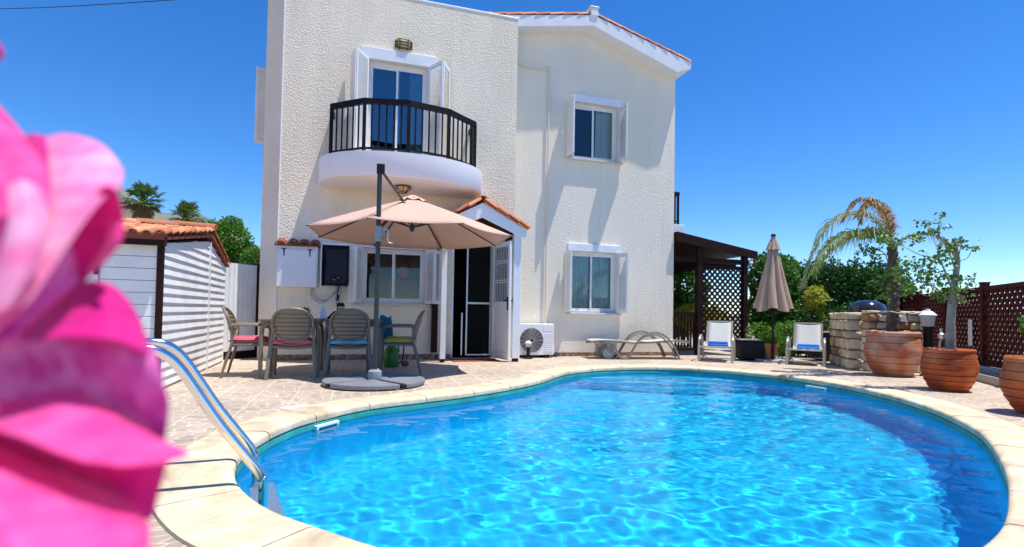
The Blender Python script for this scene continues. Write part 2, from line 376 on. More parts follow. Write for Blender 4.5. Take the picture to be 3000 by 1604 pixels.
# ================================================================== SETTING
POOL = [(-0.47, 1.84), (-0.59, 1.91), (-0.74, 2.0), (-0.94, 2.11), (-1.07, 2.22), (-1.25, 2.41), (-1.35, 2.55), (-1.46, 2.76), (-1.54, 2.97), (-1.6, 3.29), (-1.6, 3.64), (-1.55, 3.95), (-1.34, 4.43), (-1.21, 4.62), (-0.71, 5.07), (-0.34, 5.44), (0.11, 6.01), (0.42, 6.56), (0.60, 7.0), (0.90, 7.55), (1.5, 8.06), (2.41, 8.32), (3.36, 7.95), (3.94, 7.22), (4.2, 6.47), (4.15, 5.47), (3.91, 4.66), (3.57, 3.95), (3.16, 3.37), (2.7, 2.81), (2.37, 2.46), (2.13, 2.22), (1.93, 2.05), (1.60, 1.83), (1.15, 1.64), (.6, 1.55), (0.05, 1.62)]
def closed_spline(pts, n=8):
    N = len(pts); out = []
    for i in range(N):
        p0, p1, p2, p3 = [Vector(pts[(i+k-1) % N]) for k in range(4)]
        for k in range(n):
            t = k/n; out.append(.5*((2*p1)+(p2-p0)*t+(2*p0-5*p1+4*p2-p3)*t*t+(3*p1-p0-3*p2+p3)*t**3))
    return out
def resample(pts, step):
    L = [0]; N = len(pts)
    for i in range(N): L.append(L[-1]+(pts[(i+1) % N]-pts[i]).length)
    tot = L[-1]; m = int(tot/step); out = []; j = 0
    for k in range(m):
        s = tot*k/m
        while L[j+1] < s: j += 1
        t = (s-L[j])/(L[j+1]-L[j]); out.append(pts[j].lerp(pts[(j+1) % N], t))
    return out
def smooth_loop(p, it):
    for _ in range(it): p = [(p[i-1]+p[i]*2+p[(i+1) % len(p)])/4 for i in range(len(p))]
    return p
OUT = smooth_loop(resample(closed_spline(POOL), .05), 12); NP = len(OUT)
area = sum(OUT[i].x*OUT[(i+1) % NP].y-OUT[(i+1) % NP].x*OUT[i].y for i in range(NP))
if area < 0: OUT = OUT[::-1]
def nrm(i):
    d = (OUT[(i+2) % NP]-OUT[i-2]).normalized(); return Vector((d.y, -d.x))     # outward for ccw
NOR = [nrm(i) for i in range(NP)]
def ring(off, z, step=1): return [(OUT[i].x+NOR[i].x*off, OUT[i].y+NOR[i].y*off, z) for i in range(0, NP, step)]
def strip(name, prof, m, parent=None, smooth=True, kind=None):
    s = M(); rows = [ring(o, z) for o, z in prof]
    for r in rows: s.v += r
    for k in range(len(rows)-1):
        for i in range(NP): s.f.append((k*NP+i, k*NP+(i+1) % NP, (k+1)*NP+(i+1) % NP, (k+1)*NP+i))
    return s.build(name, m, parent, smooth=smooth)
def sheet_with_hole(name, outer, hole, z, m, xf=None):
    bm = bmesh.new(); es = []
    for lp in (outer, hole):
        vs = [bm.verts.new((x, y, z)) for x, y in lp]
        for i in range(len(vs)): es.append(bm.edges.new((vs[i], vs[(i+1) % len(vs)])))
    bmesh.ops.triangle_fill(bm, use_beauty=True, edges=es)
    for f in bm.faces:
        if f.normal.z < 0: f.normal_flip()
    if xf: bm.transform(xf)
    me = bpy.data.meshes.new(name); bm.to_mesh(me); bm.free(); me.materials.append(MAT[m])
    o = bpy.data.objects.new(name, me); col.objects.link(o); return o
hole = [(x, y) for x, y, z in ring(.10, 0, 2)]
# the deck sheet lives in the house's rotated frame so that its tile joints line up with the facade
Mh = Matrix.Translation(O) @ Matrix.Rotation(YAW, 4, 'Z'); Mi = Mh.inverted()
holeL = [((Mi @ Vector((x, y, 0))).x, (Mi @ Vector((x, y, 0))).y) for x, y in hole]
deck = sheet_with_hole('patio', [(-9, -14), (16, -14), (16, 8), (-9, 8)], holeL, 0, 'patio_tile'); deck.matrix_world = Mh; tag(deck, kind='structure')
gr = sheet_with_hole('ground', [(-4000, -400), (4000, -400), (4000, 6000), (-4000, 6000)], [(x, y) for x, y, z in ring(.3, 0, 4)], -.03, 'far_ground'); tag(gr, kind='structure')

# coping stones
def coping():
    s = M(); prof = [(.345, -.02), (.345, .010), (.335, .014), (.05, .016), (.022, .012), (.006, .003), (0, -.012), (0, -.04), (.012, -.05), (.05, -.052)]
    per = 12; k0 = 5
    nseg = NP//per; cuts = [k0+round(NP*i/nseg) for i in range(nseg+1)]
    for c in range(nseg):
        a, b = cuts[c], cuts[c+1]; idx = list(range(a, b+1)); base = len(s.v); hz = random.uniform(-.0015, .0015)
        for q, i in enumerate(idx):
            p = OUT[i % NP]; n = NOR[i % NP]; t = Vector((-n.y, n.x))*(.0045 if q == 0 else (-.0045 if q == len(idx)-1 else 0))
            for o, z in prof: s.v.append((p.x+n.x*o+t.x, p.y+n.y*o+t.y, z+hz))
        P = len(prof)
        for q in range(len(idx)-1):
            for k in range(P-1):
                x = base+q*P+k; s.f.append((x, x+P, x+P+1, x+1))
        s.f.append(tuple(base+k for k in range(P))); s.f.append(tuple(base+(len(idx)-1)*P+k for k in range(P))[::-1])
    return s.build('pool_coping', 'coping', smooth=True, angle=50)
tag(coping(), kind='structure')
tag(strip('coping_bed', [(.35, -.02), (.35, .004), (.06, .004), (.06, -.06)], 'joint_grey', smooth=False), kind='structure')
tag(strip('pool_liner_trim', [(.05, -.053), (.006, -.053), (.002, -.06), (.002, -.118), (.012, -.122)], 'teal_gasket'), kind='structure')
FZ = -1.15
def liner():
    m = mat('pool_liner', (.006, .62, .99), .5, var=.05, vscale=2)
    s = M(); prof = [(.012, -.10), (.010, -.5), (-.01, FZ+.1), (-.06, FZ+.02), (-.14, FZ)]
    rows = [ring(o, z) for o, z in prof]
    for r in rows: s.v += r
    for k in range(len(rows)-1):
        for i in range(NP): s.f.append((k*NP+i, k*NP+(i+1) % NP, (k+1)*NP+(i+1) % NP, (k+1)*NP+i))
    s.f.append(tuple(4*NP+i for i in range(NP)))
    return s.build('pool_basin', 'pool_liner', smooth=True, angle=60)
basin = tag(liner(), kind='structure')
# curved steps at the far end of the pool
i0 = min(range(NP), key=lambda k: (OUT[k]-Vector((.98, 7.66))).length); i1 = min(range(NP), key=lambda k: (OUT[k]-Vector((3.75, 7.55))).length)
far = []
i = i1
while i != i0: far.append(i); i = (i+1) % NP
far.append(i0); far = far[::-1]
s = M()
for k, (off, z) in enumerate([(.36, -.34), (.68, -.58), (.98, -.82)]):
    top0 = [(OUT[i].x, OUT[i].y, z) for i in far]
    n = len(far); b = len(s.v); tp = [math.sin(PI*(q+.001)/(n-1+.002))**.6 for q in range(n)]
    inn = [(OUT[i].x-NOR[i].x*off*tp[q], OUT[i].y-NOR[i].y*off*tp[q]) for q, i in enumerate(far)]
    in2 = [(OUT[i].x-NOR[i].x*(off+.13)*tp[q], OUT[i].y-NOR[i].y*(off+.13)*tp[q]) for q, i in enumerate(far)]
    s.v += top0+[(x, y, z) for x, y in inn]+[(x, y, z-.25) for x, y in in2]
    for i in range(n-1):
        s.f.append((b+i+1, b+i, b+n+i, b+n+i+1)); s.f.append((b+n+i+1, b+n+i, b+2*n+i, b+2*n+i+1))
    for i in (0, n-1): s.f.append((b+i, b+n+i, b+2*n+i))
st = s.build('pool_steps', 'pool_liner', smooth=False, bevel=-1); tag(st, kind='structure')

# water: a real wavy surface
WZ = -.098
def wave(x, y):
    amp = .55+.9*max(0, min(1, .5+1.4*fnoise(x*.45+4, y*.45, 8)))
    h = float(np.sum(WVA*np.sin(x*WVX+y*WVY+WVP)))*amp
    h += .0028*fnoise(x*2.1, y*2.6, 3.1)+.0016*fnoise(x*5.5+9, y*6.5, .7)+.0005*fnoise(x*13, y*14, 5)
    return h
rw = random.Random(3); WV = []
for lam, a, c in ((.55, .0009, 6), (.3, .00045, 7), (.17, .00026, 10), (.105, .00014, 11)):
    for _ in range(c):
        t = rw.uniform(0, 2*PI); WV.append((math.cos(t), math.sin(t), 2*PI/(lam*rw.uniform(.75, 1.3)), a*rw.uniform(.6, 1.2), rw.uniform(0, 6.28)))
WVA = np.array([q[3] for q in WV]); WVX = np.array([q[0]*q[2] for q in WV]); WVY = np.array([q[1]*q[2] for q in WV]); WVP = np.array([q[4] for q in WV])
def inside(x, y, poly):
    c = False; n = len(poly); j = n-1
    for i in range(n):
        xi, yi = poly[i]; xj, yj = poly[j]
        if (yi > y) != (yj > y) and x < (xj-xi)*(y-yi)/(yj-yi)+xi: c = not c
        j = i
    return c
def water():
    st = .022; poly = [(x, y) for x, y, z in ring(.04, 0, 4)]
    x0, x1, y0, y1 = -1.75, 4.4, 1.4, 8.5
    nx = int((x1-x0)/st); ny = int((y1-y0)/st); s = M(); idx = {}
    keep = {}
    for i in range(nx+1):
        for j in range(ny+1): keep[i, j] = inside(x0+i*st, y0+j*st, poly)
    def vid(i, j):
        if (i, j) not in idx:
            x = x0+i*st; y = y0+j*st; idx[i, j] = len(s.v); s.v.append((x, y, WZ+wave(x, y)))
        return idx[i, j]
    for i in range(nx):
        for j in range(ny):
            if keep[i, j] or keep[i+1, j] or keep[i, j+1] or keep[i+1, j+1]:
                s.f.append((vid(i, j), vid(i+1, j), vid(i+1, j+1), vid(i, j+1)))
    m = bpy.data.materials.new('pool_water'); m.use_nodes = True; n = m.node_tree.nodes; L = m.node_tree.links; n.clear()
    out = n.new('ShaderNodeOutputMaterial'); g = n.new('ShaderNodeBsdfRefraction'); g.inputs['IOR'].default_value = 1.333; g.inputs['Roughness'].default_value = 0; g.inputs['Color'].default_value = (.86, .97, 1, 1)
    g = n.new('ShaderNodeBsdfGlass'); g.inputs['IOR'].default_value = 1.333; g.inputs['Roughness'].default_value = 0; g.inputs['Color'].default_value = (.93, .985, 1, 1)
    g = n.new('ShaderNodeBsdfRefraction'); g.inputs['IOR'].default_value = 1.333; g.inputs['Roughness'].default_value = 0; g.inputs['Color'].default_value = (.97, 1, 1, 1)
    gl = n.new('ShaderNodeBsdfGlossy'); gl.inputs['Roughness'].default_value = .01; gl.inputs['Color'].default_value = (.75, .88, 1, 1)
    tp = n.new('ShaderNodeBsdfTransparent'); tp.inputs[0].default_value = (.9, .98, 1, 1); m2 = n.new('ShaderNodeMixShader'); m2.inputs[0].default_value = .17; L.new(g.outputs[0], m2.inputs[1]); L.new(tp.outputs[0], m2.inputs[2]); g = m2
    fr = n.new('ShaderNodeFresnel'); fr.inputs['IOR'].default_value = 1.13
    mx = n.new('ShaderNodeMixShader'); L.new(fr.outputs[0], mx.inputs[0]); L.new(g.outputs[0], mx.inputs[1]); L.new(gl.outputs[0], mx.inputs[2]); L.new(mx.outputs[0], out.inputs[0]); MAT['pool_water'] = m
    return s.build('pool_water', m, smooth=True, bevel=-1, angle=180)
wat = tag(water(), kind='structure')
wat.cycles.is_caustics_caster = True
basin.cycles.is_caustics_receiver = True; st.cycles.is_caustics_receiver = True

def skimmer(x, y, w, h, label):
    i = min(range(NP), key=lambda k: (OUT[k]-Vector((x, y))).length); n = NOR[i]; a = math.atan2(n.y, n.x)+PI/2
    t = thing('pool_skimmer', label, 'pool skimmer', (OUT[i].x-n.x*.004, OUT[i].y-n.y*.004, -.135), a)
    s = M()
    s.box(-w/2, w/2, -.002, .03, h/2-.02, h/2).box(-w/2, w/2, -.002, .03, -h/2, -h/2+.02).box(-w/2, -w/2+.022, -.002, .03, -h/2+.02, h/2-.02).box(w/2-.022, w/2, -.002, .03, -h/2+.02, h/2-.02)
    s.build('frame', 'skim_white', t, bevel=.003)
    M().box(-w/2+.022, w/2-.022, -.001, .012, -h/2+.02, h/2-.02).build('flap', 'teal_gasket', t)
skimmer(-1.53, 4.16, .25, .13, 'white skimmer mouth in the pool wall nearest the ladder')
skimmer(4.2, 6.9, .30, .12, 'white skimmer mouth in the far right pool wall below the terracotta pots')

# hills beyond the houses
def hill(name, cx, cy, prof, depth, m='hill'):
    s = M(); n = len(prof); rows = 14
    for r in range(rows):
        f = r/(rows-1)
        for x, h in prof:
            q = math.sin(f*PI)**.8
            s.v.append((cx+x, cy+(f-.5)*depth, -2+(h+fnoise(x*.012, f*4, 2)*h*.35)*q))
    for r in range(rows-1):
        for i in range(n-1): s.f.append((r*n+i, r*n+i+1, (r+1)*n+i+1, (r+1)*n+i))
    return tag(s.build(name, m, smooth=True, angle=180), kind='structure')
# depth 900 m: px 300 -> X=-687, ridge falling to the right
pr = [(x_, float(np.interp(x_, [-1600, -1000, -850, -730, -540, -300, 0, 300], [180, 290, 255, 190, 140, 90, 35, 0]))) for x_ in range(-1600, 320, 30)]
hill('hill', 0, 1100, pr, 700)
hill('hill', 2600, 3600, [(-1100+i*60, max(0, 190*math.exp(-((i-20)/11)**2))) for i in range(42)], 900)

# ================================================================== HOUSE
house = thing('house', 'two storey cream rendered villa with white trim, balcony and tiled gable', 'house', O, YAW)
ZL = 6.30; VR = -.344
def wall_cells(s, u0, u1, z0, z1, holes, v, th):
    xs = sorted({u0, u1, *[h[0] for h in holes], *[h[1] for h in holes]}); zs = sorted({z0, z1, *[h[2] for h in holes], *[h[3] for h in holes]})
    for i in range(len(zs)-1):
        run = None
        for j in range(len(xs)-1):
            cx, cz = (xs[j]+xs[j+1])/2, (zs[i]+zs[i+1])/2
            hol = any(a < cx < b and c < cz < d for a, b, c, d in holes)
            if not hol and run is None: run = xs[j]
            if run is not None and (hol or j == len(xs)-2):
                s.box(run, xs[j] if hol else xs[j+1], -v, -v+th, zs[i], zs[i+1]); run = None
HD = (1.34, 2.35, 3.12, 5.13); HW = (1.32, 2.38, .95, 1.90); HP = (2.86, 3.72, .02, 2.05)
s = M(); wall_cells(s, 0, 4.0, 0, ZL, [HD, HW, HP], 0, .22)
s.prism([(0, .0), (-.30, .26), (-.30, 7), (.22, 7), (.22, .22), (0, .22)], 'z', 0, ZL)      # left flank; corner splayed so its face turns away from the sun into shade
s.box(3.78, 4.0, .22, 7, 0, ZL).box(.22, 3.78, 6.8, 7, 0, ZL).box(.22, 3.78, .22, 6.8, 6.02, 6.12).box(.22, 3.78, .22, 6.8, 2.85, 2.95)
s.build('wall', 'stucco_rough', house)
UW = (5.27, 6.27, 3.93, 5.07); LW = (5.27, 6.28, .86, 2.08)
s = M(); wall_cells(s, 4.0, 7.62, 0, 5.95, [UW, LW], VR, .22)
s.prism([(4.0, 5.95), (7.62, 5.95), (7.62, 6.0), (5.57, 6.62), (4.0, 6.30)], 'y', -VR, -VR+.22)
s.box(7.40, 7.62, -VR+.22, 7, 0, 6.0).box(4.0, 7.4, 6.8, 7, 0, 6.0).box(4.0, 7.4, -VR+.22, 6.8, 2.85, 2.95)
s.build('wall', 'stucco_fine', house)
M().box(-.004, 4.006, -.008, .225, ZL, ZL+.035).build('parapet_cap', 'white_paint', house, bevel=.008)
M().tube([(-.004, -.004, 0), (-.004, -.004, ZL)], .011, 6).build('corner_light_line', 'white_paint', house)  # white tube stands in for the light shading along the rounded corner
# skirting
s = M(); s.box(0, 2.86, -.015, -.001, 0, .09).build('skirting', 'skirting', house)
M().box(4.0, 7.63, -VR-.015, -VR-.001, 0, .075).build('skirting', 'skirting', house)
# gable roof
roofv = .06
s = M(); s.prism([(3.2, 6.06), (5.57, 6.50), (7.48, 5.87), (7.80, 5.99), (7.80, 6.13), (5.57, 6.72), (3.2, 6.28)], 'y', roofv, 7.1)
rf = s.build('roof', 'white_paint', house, bevel=.006)
def tile_course(s, p0, p1, n, w, depth_dir, L, r, up=Vector((0, 0, 1)), lift=.012):
    p0, p1 = Vector(p0), Vector(p1)
    for i in range(n):
        a = p0.lerp(p1, i/n); b = p0.lerp(p1, (i+1.12)/n)
        d = (b-a).normalized(); sd = d.cross(up).normalized(); nn = sd.cross(d)
        k = len(s.v); seg = 8; a = a+nn*(lift*.2); b = b+nn*lift*2.2
        for t, q in ((0, a), (1, b)):
            rr = r*(1 if t == 0 else .86)
            for rad in (rr, rr-.014):
                for j in range(seg+1):
                    an = PI*j/seg; s.v.append(tuple(q+sd*math.cos(an)*rad+nn*math.sin(an)*rad*.8))
        m = seg+1
        for j in range(seg):
            s.f.append((k+j, k+j+1, k+2*m+j+1, k+2*m+j)); s.f.append((k+m+j+1, k+m+j, k+3*m+j, k+3*m+j+1))
            s.f.append((k+j, k+m+j, k+m+j+1, k+j+1)); s.f.append((k+2*m+j, k+2*m+j+1, k+3*m+j+1, k+3*m+j))
        s.f.append((k, k+2*m, k+3*m, k+m)); s.f.append((k+seg, k+m+seg, k+3*m+seg, k+2*m+seg))
s = M()
for q in range(5):
    y = .13+q*.22
    tile_course(s, (7.80, y, 6.13), (5.62, y, 6.72), 8, 0, None, 0, .085)
    tile_course(s, (3.2, y, 6.28), (5.52, y, 6.715), 8, 0, None, 0, .085)
s.build('tile', 'roof_tile', house, smooth=True)['kind'] = 'stuff'
M().box(5.50, 5.66, .04, .3, 6.70, 6.86).box(5.485, 5.675, .03, .31, 6.86, 6.885).build('ridge_block', 'white_paint', house, bevel=.01)

def leaf(s, a, b, z0, z1, slat=.036):
    a = Vector((a[0], -a[1], 0)); b = Vector((b[0], -b[1], 0)); w = (b-a).length; d = (b-a).normalized(); n = Vector((-d.y, d.x, 0))
    mt = Matrix((( d.x, n.x, 0, a.x), (d.y, n.y, 0, a.y), (0, 0, 1, 0), (0, 0, 0, 1)))
    t = .014; sw = .042
    s.box(0, sw, -t, t, z0, z1, mt).box(w-sw, w, -t, t, z0, z1, mt).box(sw, w-sw, -t, t, z0, z0+.06, mt).box(sw, w-sw, -t, t, z1-.05, z1, mt)
    k = int((z1-z0-.11)/slat)
    for i in range(k):
        z = z0+.06+(i+.5)*(z1-z0-.11)/k
        s.add([mt @ Vector(p) for p in ((sw, -t, z-.014), (w-sw, -t, z-.014), (w-sw, t, z+.016), (sw, t, z+.016), (sw, -t, z-.008), (w-sw, -t, z-.008), (w-sw, t, z+.022), (sw, t, z+.022))],
              [(0, 1, 2, 3), (7, 6, 5, 4), (0, 4, 5, 1), (3, 2, 6, 7), (0, 3, 7, 4), (1, 5, 6, 2)])
def window(name, u0, u1, z0, z1, v, curtains, shut, sill=True, top=.15, side=.07, bottom=0, cm='curtain'):
    s = M(); y = -v
    # surround
    s.box(u0-side, u1+side, y-.045, y+.01, z1, z1+top); s.box(u0-side, u0, y-.045, y+.01, z0, z1); s.box(u1, u1+side, y-.045, y+.01, z0, z1)
    # reveals and fixed frame
    f = .045
    s.box(u0, u1, y+.08, y+.15, z1-f, z1-.0005).box(u0, u1, y+.08, y+.15, z0+.0005, z0+f).box(u0, u0+f, y+.08, y+.15, z0+f, z1-f).box(u1-f, u1, y+.08, y+.15, z0+f, z1-f)
    win = s.build(name, 'white_paint', house, bevel=.006)
    um = (u0+u1)/2
    for k, (a, b, yy) in enumerate(((u0+f, um+.03, y+.117), (um-.03, u1-f, y+.09))):
        g = .035; q = M()
        q.box(a, a+g, yy, yy+.024, z0+f, z1-f).box(b-g, b, yy, yy+.024, z0+f, z1-f).box(a+g, b-g, yy, yy+.024, z0+f, z0+f+.05).box(a+g, b-g, yy, yy+.024, z1-f-.04, z1-f)
        q.build('sash', 'white_paint', win, bevel=.003)
        M().box(a+g-.004, b-g+.004, yy+.009, yy+.014, z0+f+.046, z1-f-.036).build('pane', 'sky_glass' if not sill else 'window_glass', win)
    if sill: M().box(u0-side-.02, u1+side+.02, y-.075, y+.08, z0-.035, z0).build('sill', 'kerb_white', win, bevel=.006)
    for (a, b) in curtains:
        n = int((b-a)/.012); q = M(); ph = random.random()*9
        k = len(q.v)
        for i in range(n+1):
            x = a+(b-a)*i/n; yy = y+.168+.014*math.sin(x*70+ph)+.012*math.sin(x*31+ph)
            q.v += [(x+.01*math.sin(x*33), yy+.01, z0+.02), (x, yy, z1+.05)]
        for i in range(n): q.f.append((2*i, 2*i+2, 2*i+3, 2*i+1))
        q.build('curtain', cm, win, smooth=True, angle=180)
    for pts in shut:
        q = M()
        for i in range(len(pts)-1): leaf(q, pts[i], pts[i+1], z0+.012, z1-.01)
        sh = q.build('shutter', 'white_paint', win)
    return win
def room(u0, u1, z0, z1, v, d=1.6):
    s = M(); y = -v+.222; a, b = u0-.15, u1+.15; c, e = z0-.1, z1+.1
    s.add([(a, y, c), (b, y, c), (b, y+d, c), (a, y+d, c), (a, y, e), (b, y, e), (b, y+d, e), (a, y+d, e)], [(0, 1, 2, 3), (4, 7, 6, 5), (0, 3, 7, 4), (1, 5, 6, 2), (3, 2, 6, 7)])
    s.build('room', 'dark_interior', house, bevel=-1)
def fold(u, sgn, v, a=.15, b=.31, w=.30): return [(u, v+.055), (u+sgn*a, v+b+.055), (u+sgn*w, v+.06)]
window('balcony_door', *HD, 0, [(2.05, 2.30)], [fold(HD[0]-.005, -1, 0, .19, .34, .27), fold(HD[1]+.005, 1, 0, .2, .34, .37)], sill=False, top=.2, side=.14, cm='curtain_pale')
window('window', *HW, 0, [], [fold(HW[0]-.005, -1, 0, .10, .25, .2), fold(HW[1]+.005, 1, 0, .12, .25, .24)])
window('window', *UW, VR, [(5.86, 6.24)], [fold(UW[0]-.005, -1, VR, .10, .27, .12), fold(UW[1]+.005, 1, VR, .03, .28, .15)])
window('window', *LW, VR, [(5.30, 6.26)], [fold(LW[0]-.005, -1, VR, .10, .25, .12), fold(LW[1]+.005, 1, VR, .09, .25, .20)])
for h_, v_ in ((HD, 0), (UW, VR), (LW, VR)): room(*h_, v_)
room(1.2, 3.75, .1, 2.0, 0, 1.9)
# shutter seen past the splayed left corner
s = M(); leaf(s, (-.31, -.85), (-.53, -.74), 3.72, 5.05); s.build('shutter', 'white_board', house)
M().box(-.40, -.30, .80, 1.0, 3.46, 3.70).build('sill', 'kerb_white', house)
# drain pipe
s = M(); s.tube(spline([(4.0, -VR-.03, 5.66), (4.3, -VR-.035, 5.60), (4.62, -VR-.035, 5.61), (4.72, -VR-.035, 5.59), (4.745, -VR-.035, 5.45), (4.745, -VR-.035, 3.0), (4.75, -VR-.035, .62)], 5), .017, 8)
s.build('pipe', 'pipe_cream', house, smooth=True)
# balcony slab with flared bowl underside
cu, ru, rv = 1.96, 1.37, 1.05
s = M(); NS = 40
rows = [(1.0, 3.27), (1.0, 3.25), (1.0, 2.93), (.985, 2.895), (.93, 2.875)]
k = len(s.v)
for sc_, z in rows:
    for i in range(NS+1):
        a = PI*i/NS; s.v.append((cu-ru*sc_*math.cos(a), -(rv*sc_*math.sin(a)**.85) - .0005, z))
for r in range(len(rows)-1):
    for i in range(NS): a = k+r*(NS+1)+i; s.f.append((a, a+1, a+NS+2, a+NS+1))
s.f.append(tuple(k+i for i in range(NS+1))); s.f.append(tuple(k+(len(rows)-1)*(NS+1)+i for i in range(NS+1))[::-1])
for r in range(len(rows)-1): pass
slab = s.build('balcony', 'balcony_white', house, smooth=True, angle=30)
# railing
rp = [(.79, .45), (1.29, .86), (1.95, 1.0), (2.6, .86), (3.12, .45)]
s = M(); zt, zb = 4.06, 3.31
allp = [(.79, .01)]+rp+[(3.12, .01)]
posts = M()
for i in range(len(allp)-1):
    a, b = allp[i], allp[i+1]
    s.beam((a[0], -a[1], zt), (b[0], -b[1], zt), .055, .085); s.beam((a[0], -a[1], zb+.02), (b[0], -b[1], zb+.02), .035, .03)
    L_ = math.dist(a, b); n = max(2, round(L_/.115))
    for j in range(1, n):
        t = j/n; u = a[0]+(b[0]-a[0])*t; v = a[1]+(b[1]-a[1])*t
        s.box(u-.0125, u+.0125, -v-.0125, -v+.0125, zb+.03, zt-.02)
for u, v in rp:
    s.box(u-.027, u+.027, -v-.027, -v+.027, 3.271, zt-.02)
s.build('balcony_railing', 'rail_black', house)
# small side balcony of the right flank
M().box(7.621, 7.99, .50, 1.9, 2.62, 2.80).build('balcony', 'balcony_white', house, bevel=.01)
s = M(); s.box(7.63, 7.88, .52, .58, 3.44, 3.51).box(7.83, 7.88, .585, 1.8, 3.44, 3.51).box(7.63, 7.88, .53, .57, 2.86, 2.89)
for x in (7.68, 7.77, 7.855): s.box(x-.02, x+.02, .53, .57, 2.80, 3.44)
s.build('balcony_railing', 'dark_wood', house)

# porch in front of the door
pv = .66
s = M()
s.box(2.565, 2.655, -pv, -pv+.10, .06, 2.16).build('porch_post', 'white_paint', house, bevel=.006)
M().box(3.80, 3.93, -pv, -pv+.11, .06, 2.20).build('porch_post', 'white_paint', house, bevel=.006)
M().box(2.575, 2.645, -pv+.005, -pv+.095, 0, .06).build('post_foot', 'dark_wood', house)
M().box(3.82, 3.91, -pv+.005, -pv+.105, 0, .06).build('post_foot', 'dark_wood', house)
M().box(2.50, 2.60, -.12, -.02, .12, 2.0).build('porch_board', 'dark_wood', house)
ap, ez = 2.67, 2.26; ce = 3.23; hw = .78
s = M()      # bargeboard: an inverted V with thickness
s.prism([(ce-hw, ez), (ce, ap), (ce+hw, ez), (ce+hw, ez-.13), (ce+hw-.09, ez-.13), (ce+.0, ap-.25), (ce-hw+.09, ez-.13), (ce-hw, ez-.13)], 'y', -pv-.03, -pv+.0)
s.build('porch_gable', 'white_paint', house, bevel=.006)
s = M(); s.prism([(ce-hw+.01, ez-.02), (ce, ap-.02), (ce+hw-.01, ez-.02), (ce+hw-.03, ez-.10), (ce, ap-.14), (ce-hw+.03, ez-.10)], 'y', -pv+.002, -.002)
s.build('porch_roof', 'dark_wood', house)
M().beam((3.85, -pv+.1, 2.17), (3.85, -.01, 2.17), .06, .09).build('porch_beam', 'dark_wood', house)
M().beam((2.61, -pv+.1, 2.13), (2.61, -.01, 2.13), .06, .09).build('porch_beam', 'dark_wood', house)
s = M()
for q in range(4):
    y = -pv-.02+q*.19
    for sg in (-1, 1): tile_course(s, (ce+sg*(hw+.05), y, ez+.012), (ce+sg*.04, y, ap+.01), 4, 0, None, 0, .075)
for q in range(4):
    tile_course(s, (ce, -pv-.06+q*.19, ap+.05), (ce, -pv-.06+(q+1)*.19, ap+.05), 1, 0, None, 0, .085)
s.build('porch_tile', 'roof_tile', house, smooth=True)['kind'] = 'stuff'
# door leaf, swung open towards the pool
def door_leaf():
    a = Vector((3.60, -.03, 0)); b = Vector((3.73, -.70, 0)); w = (b-a).length; d = (b-a).normalized(); n = Vector((-d.y, d.x, 0))
    mt = Matrix(((d.x, n.x, 0, a.x), (d.y, n.y, 0, a.y), (0, 0, 1, 0), (0, 0, 0, 1))); z0, z1 = .03, 2.06; t = .02
    s = M(); s.box(0, .07, -t, t, z0, z1, mt).box(w-.08, w, -t, t, z0, z1, mt).box(.07, w-.08, -t, t, z0, z0+.12, mt).box(.07, w-.08, -t, t, .93, 1.03, mt).box(.07, w-.08, -t, t, z1-.08, z1, mt)
    dl = s.build('door', 'white_paint', house, bevel=.004)
    M().box(.071, w-.081, -.008, .008, z0+.121, .929, mt).build('panel', 'white_paint', dl)
    s = M(); nb = 7
    for i in range(nb):
        x = .07+(w-.15)*(i+1)/(nb+1); s.box(x-.007, x+.007, -.007, .007, 1.03, z1-.08, mt)
    for z in (1.36, 1.40, 1.70, 1.74): s.box(.07, w-.08, -.009, .009, z-.008, z+.008, mt)
    s.build('grille', 'white_paint', dl)
    M().box(.072, w-.082, -.003, .003, 1.031, z1-.081, mt).build('pane', 'clear_glass', dl)
    s = M(); s.box(w-.055, w-.025, t, t+.012, .88, 1.10, mt).box(w-.12, w-.03, t+.03, t+.045, 1.03, 1.05, mt).box(w-.05, w-.03, t+.005, t+.035, 1.03, 1.05, mt).box(w-.055, w-.025, -t-.012, -t, .88, 1.10, mt).box(w-.12, w-.03, -t-.045, -t-.03, 1.03, 1.05, mt).box(w-.05, w-.03, -t-.035, -t-.005, 1.03, 1.05, mt)
    s.build('handle', 'black_metal', dl)
door_leaf()
s = M(); y = .06
s.box(2.86, 2.90, y, y+.05, .02, 2.05).box(3.13, 3.16, y, y+.03, .05, 2.05).box(3.57, 3.60, y, y+.03, .05, 2.05).box(3.16, 3.57, y, y+.03, .98, 1.015).box(3.16, 3.57, y, y+.03, .05, .08)
sc1 = s.build('screen_door', 'alu', house, bevel=.003)
M().box(3.16, 3.57, y+.012, y+.014, .08, 2.05).build('mesh', 'dark_net', sc1)
s = M(); s.box(3.04, 3.065, .02, .045, .06, .82).build('handle', 'alu', sc1)
M().box(3.601, 3.719, .02, .2, .02, 2.05).build('door_frame', 'white_board', house)
M().box(2.86, 3.72, -.02, .22, .0, .02).build('threshold', 'kerb', house)

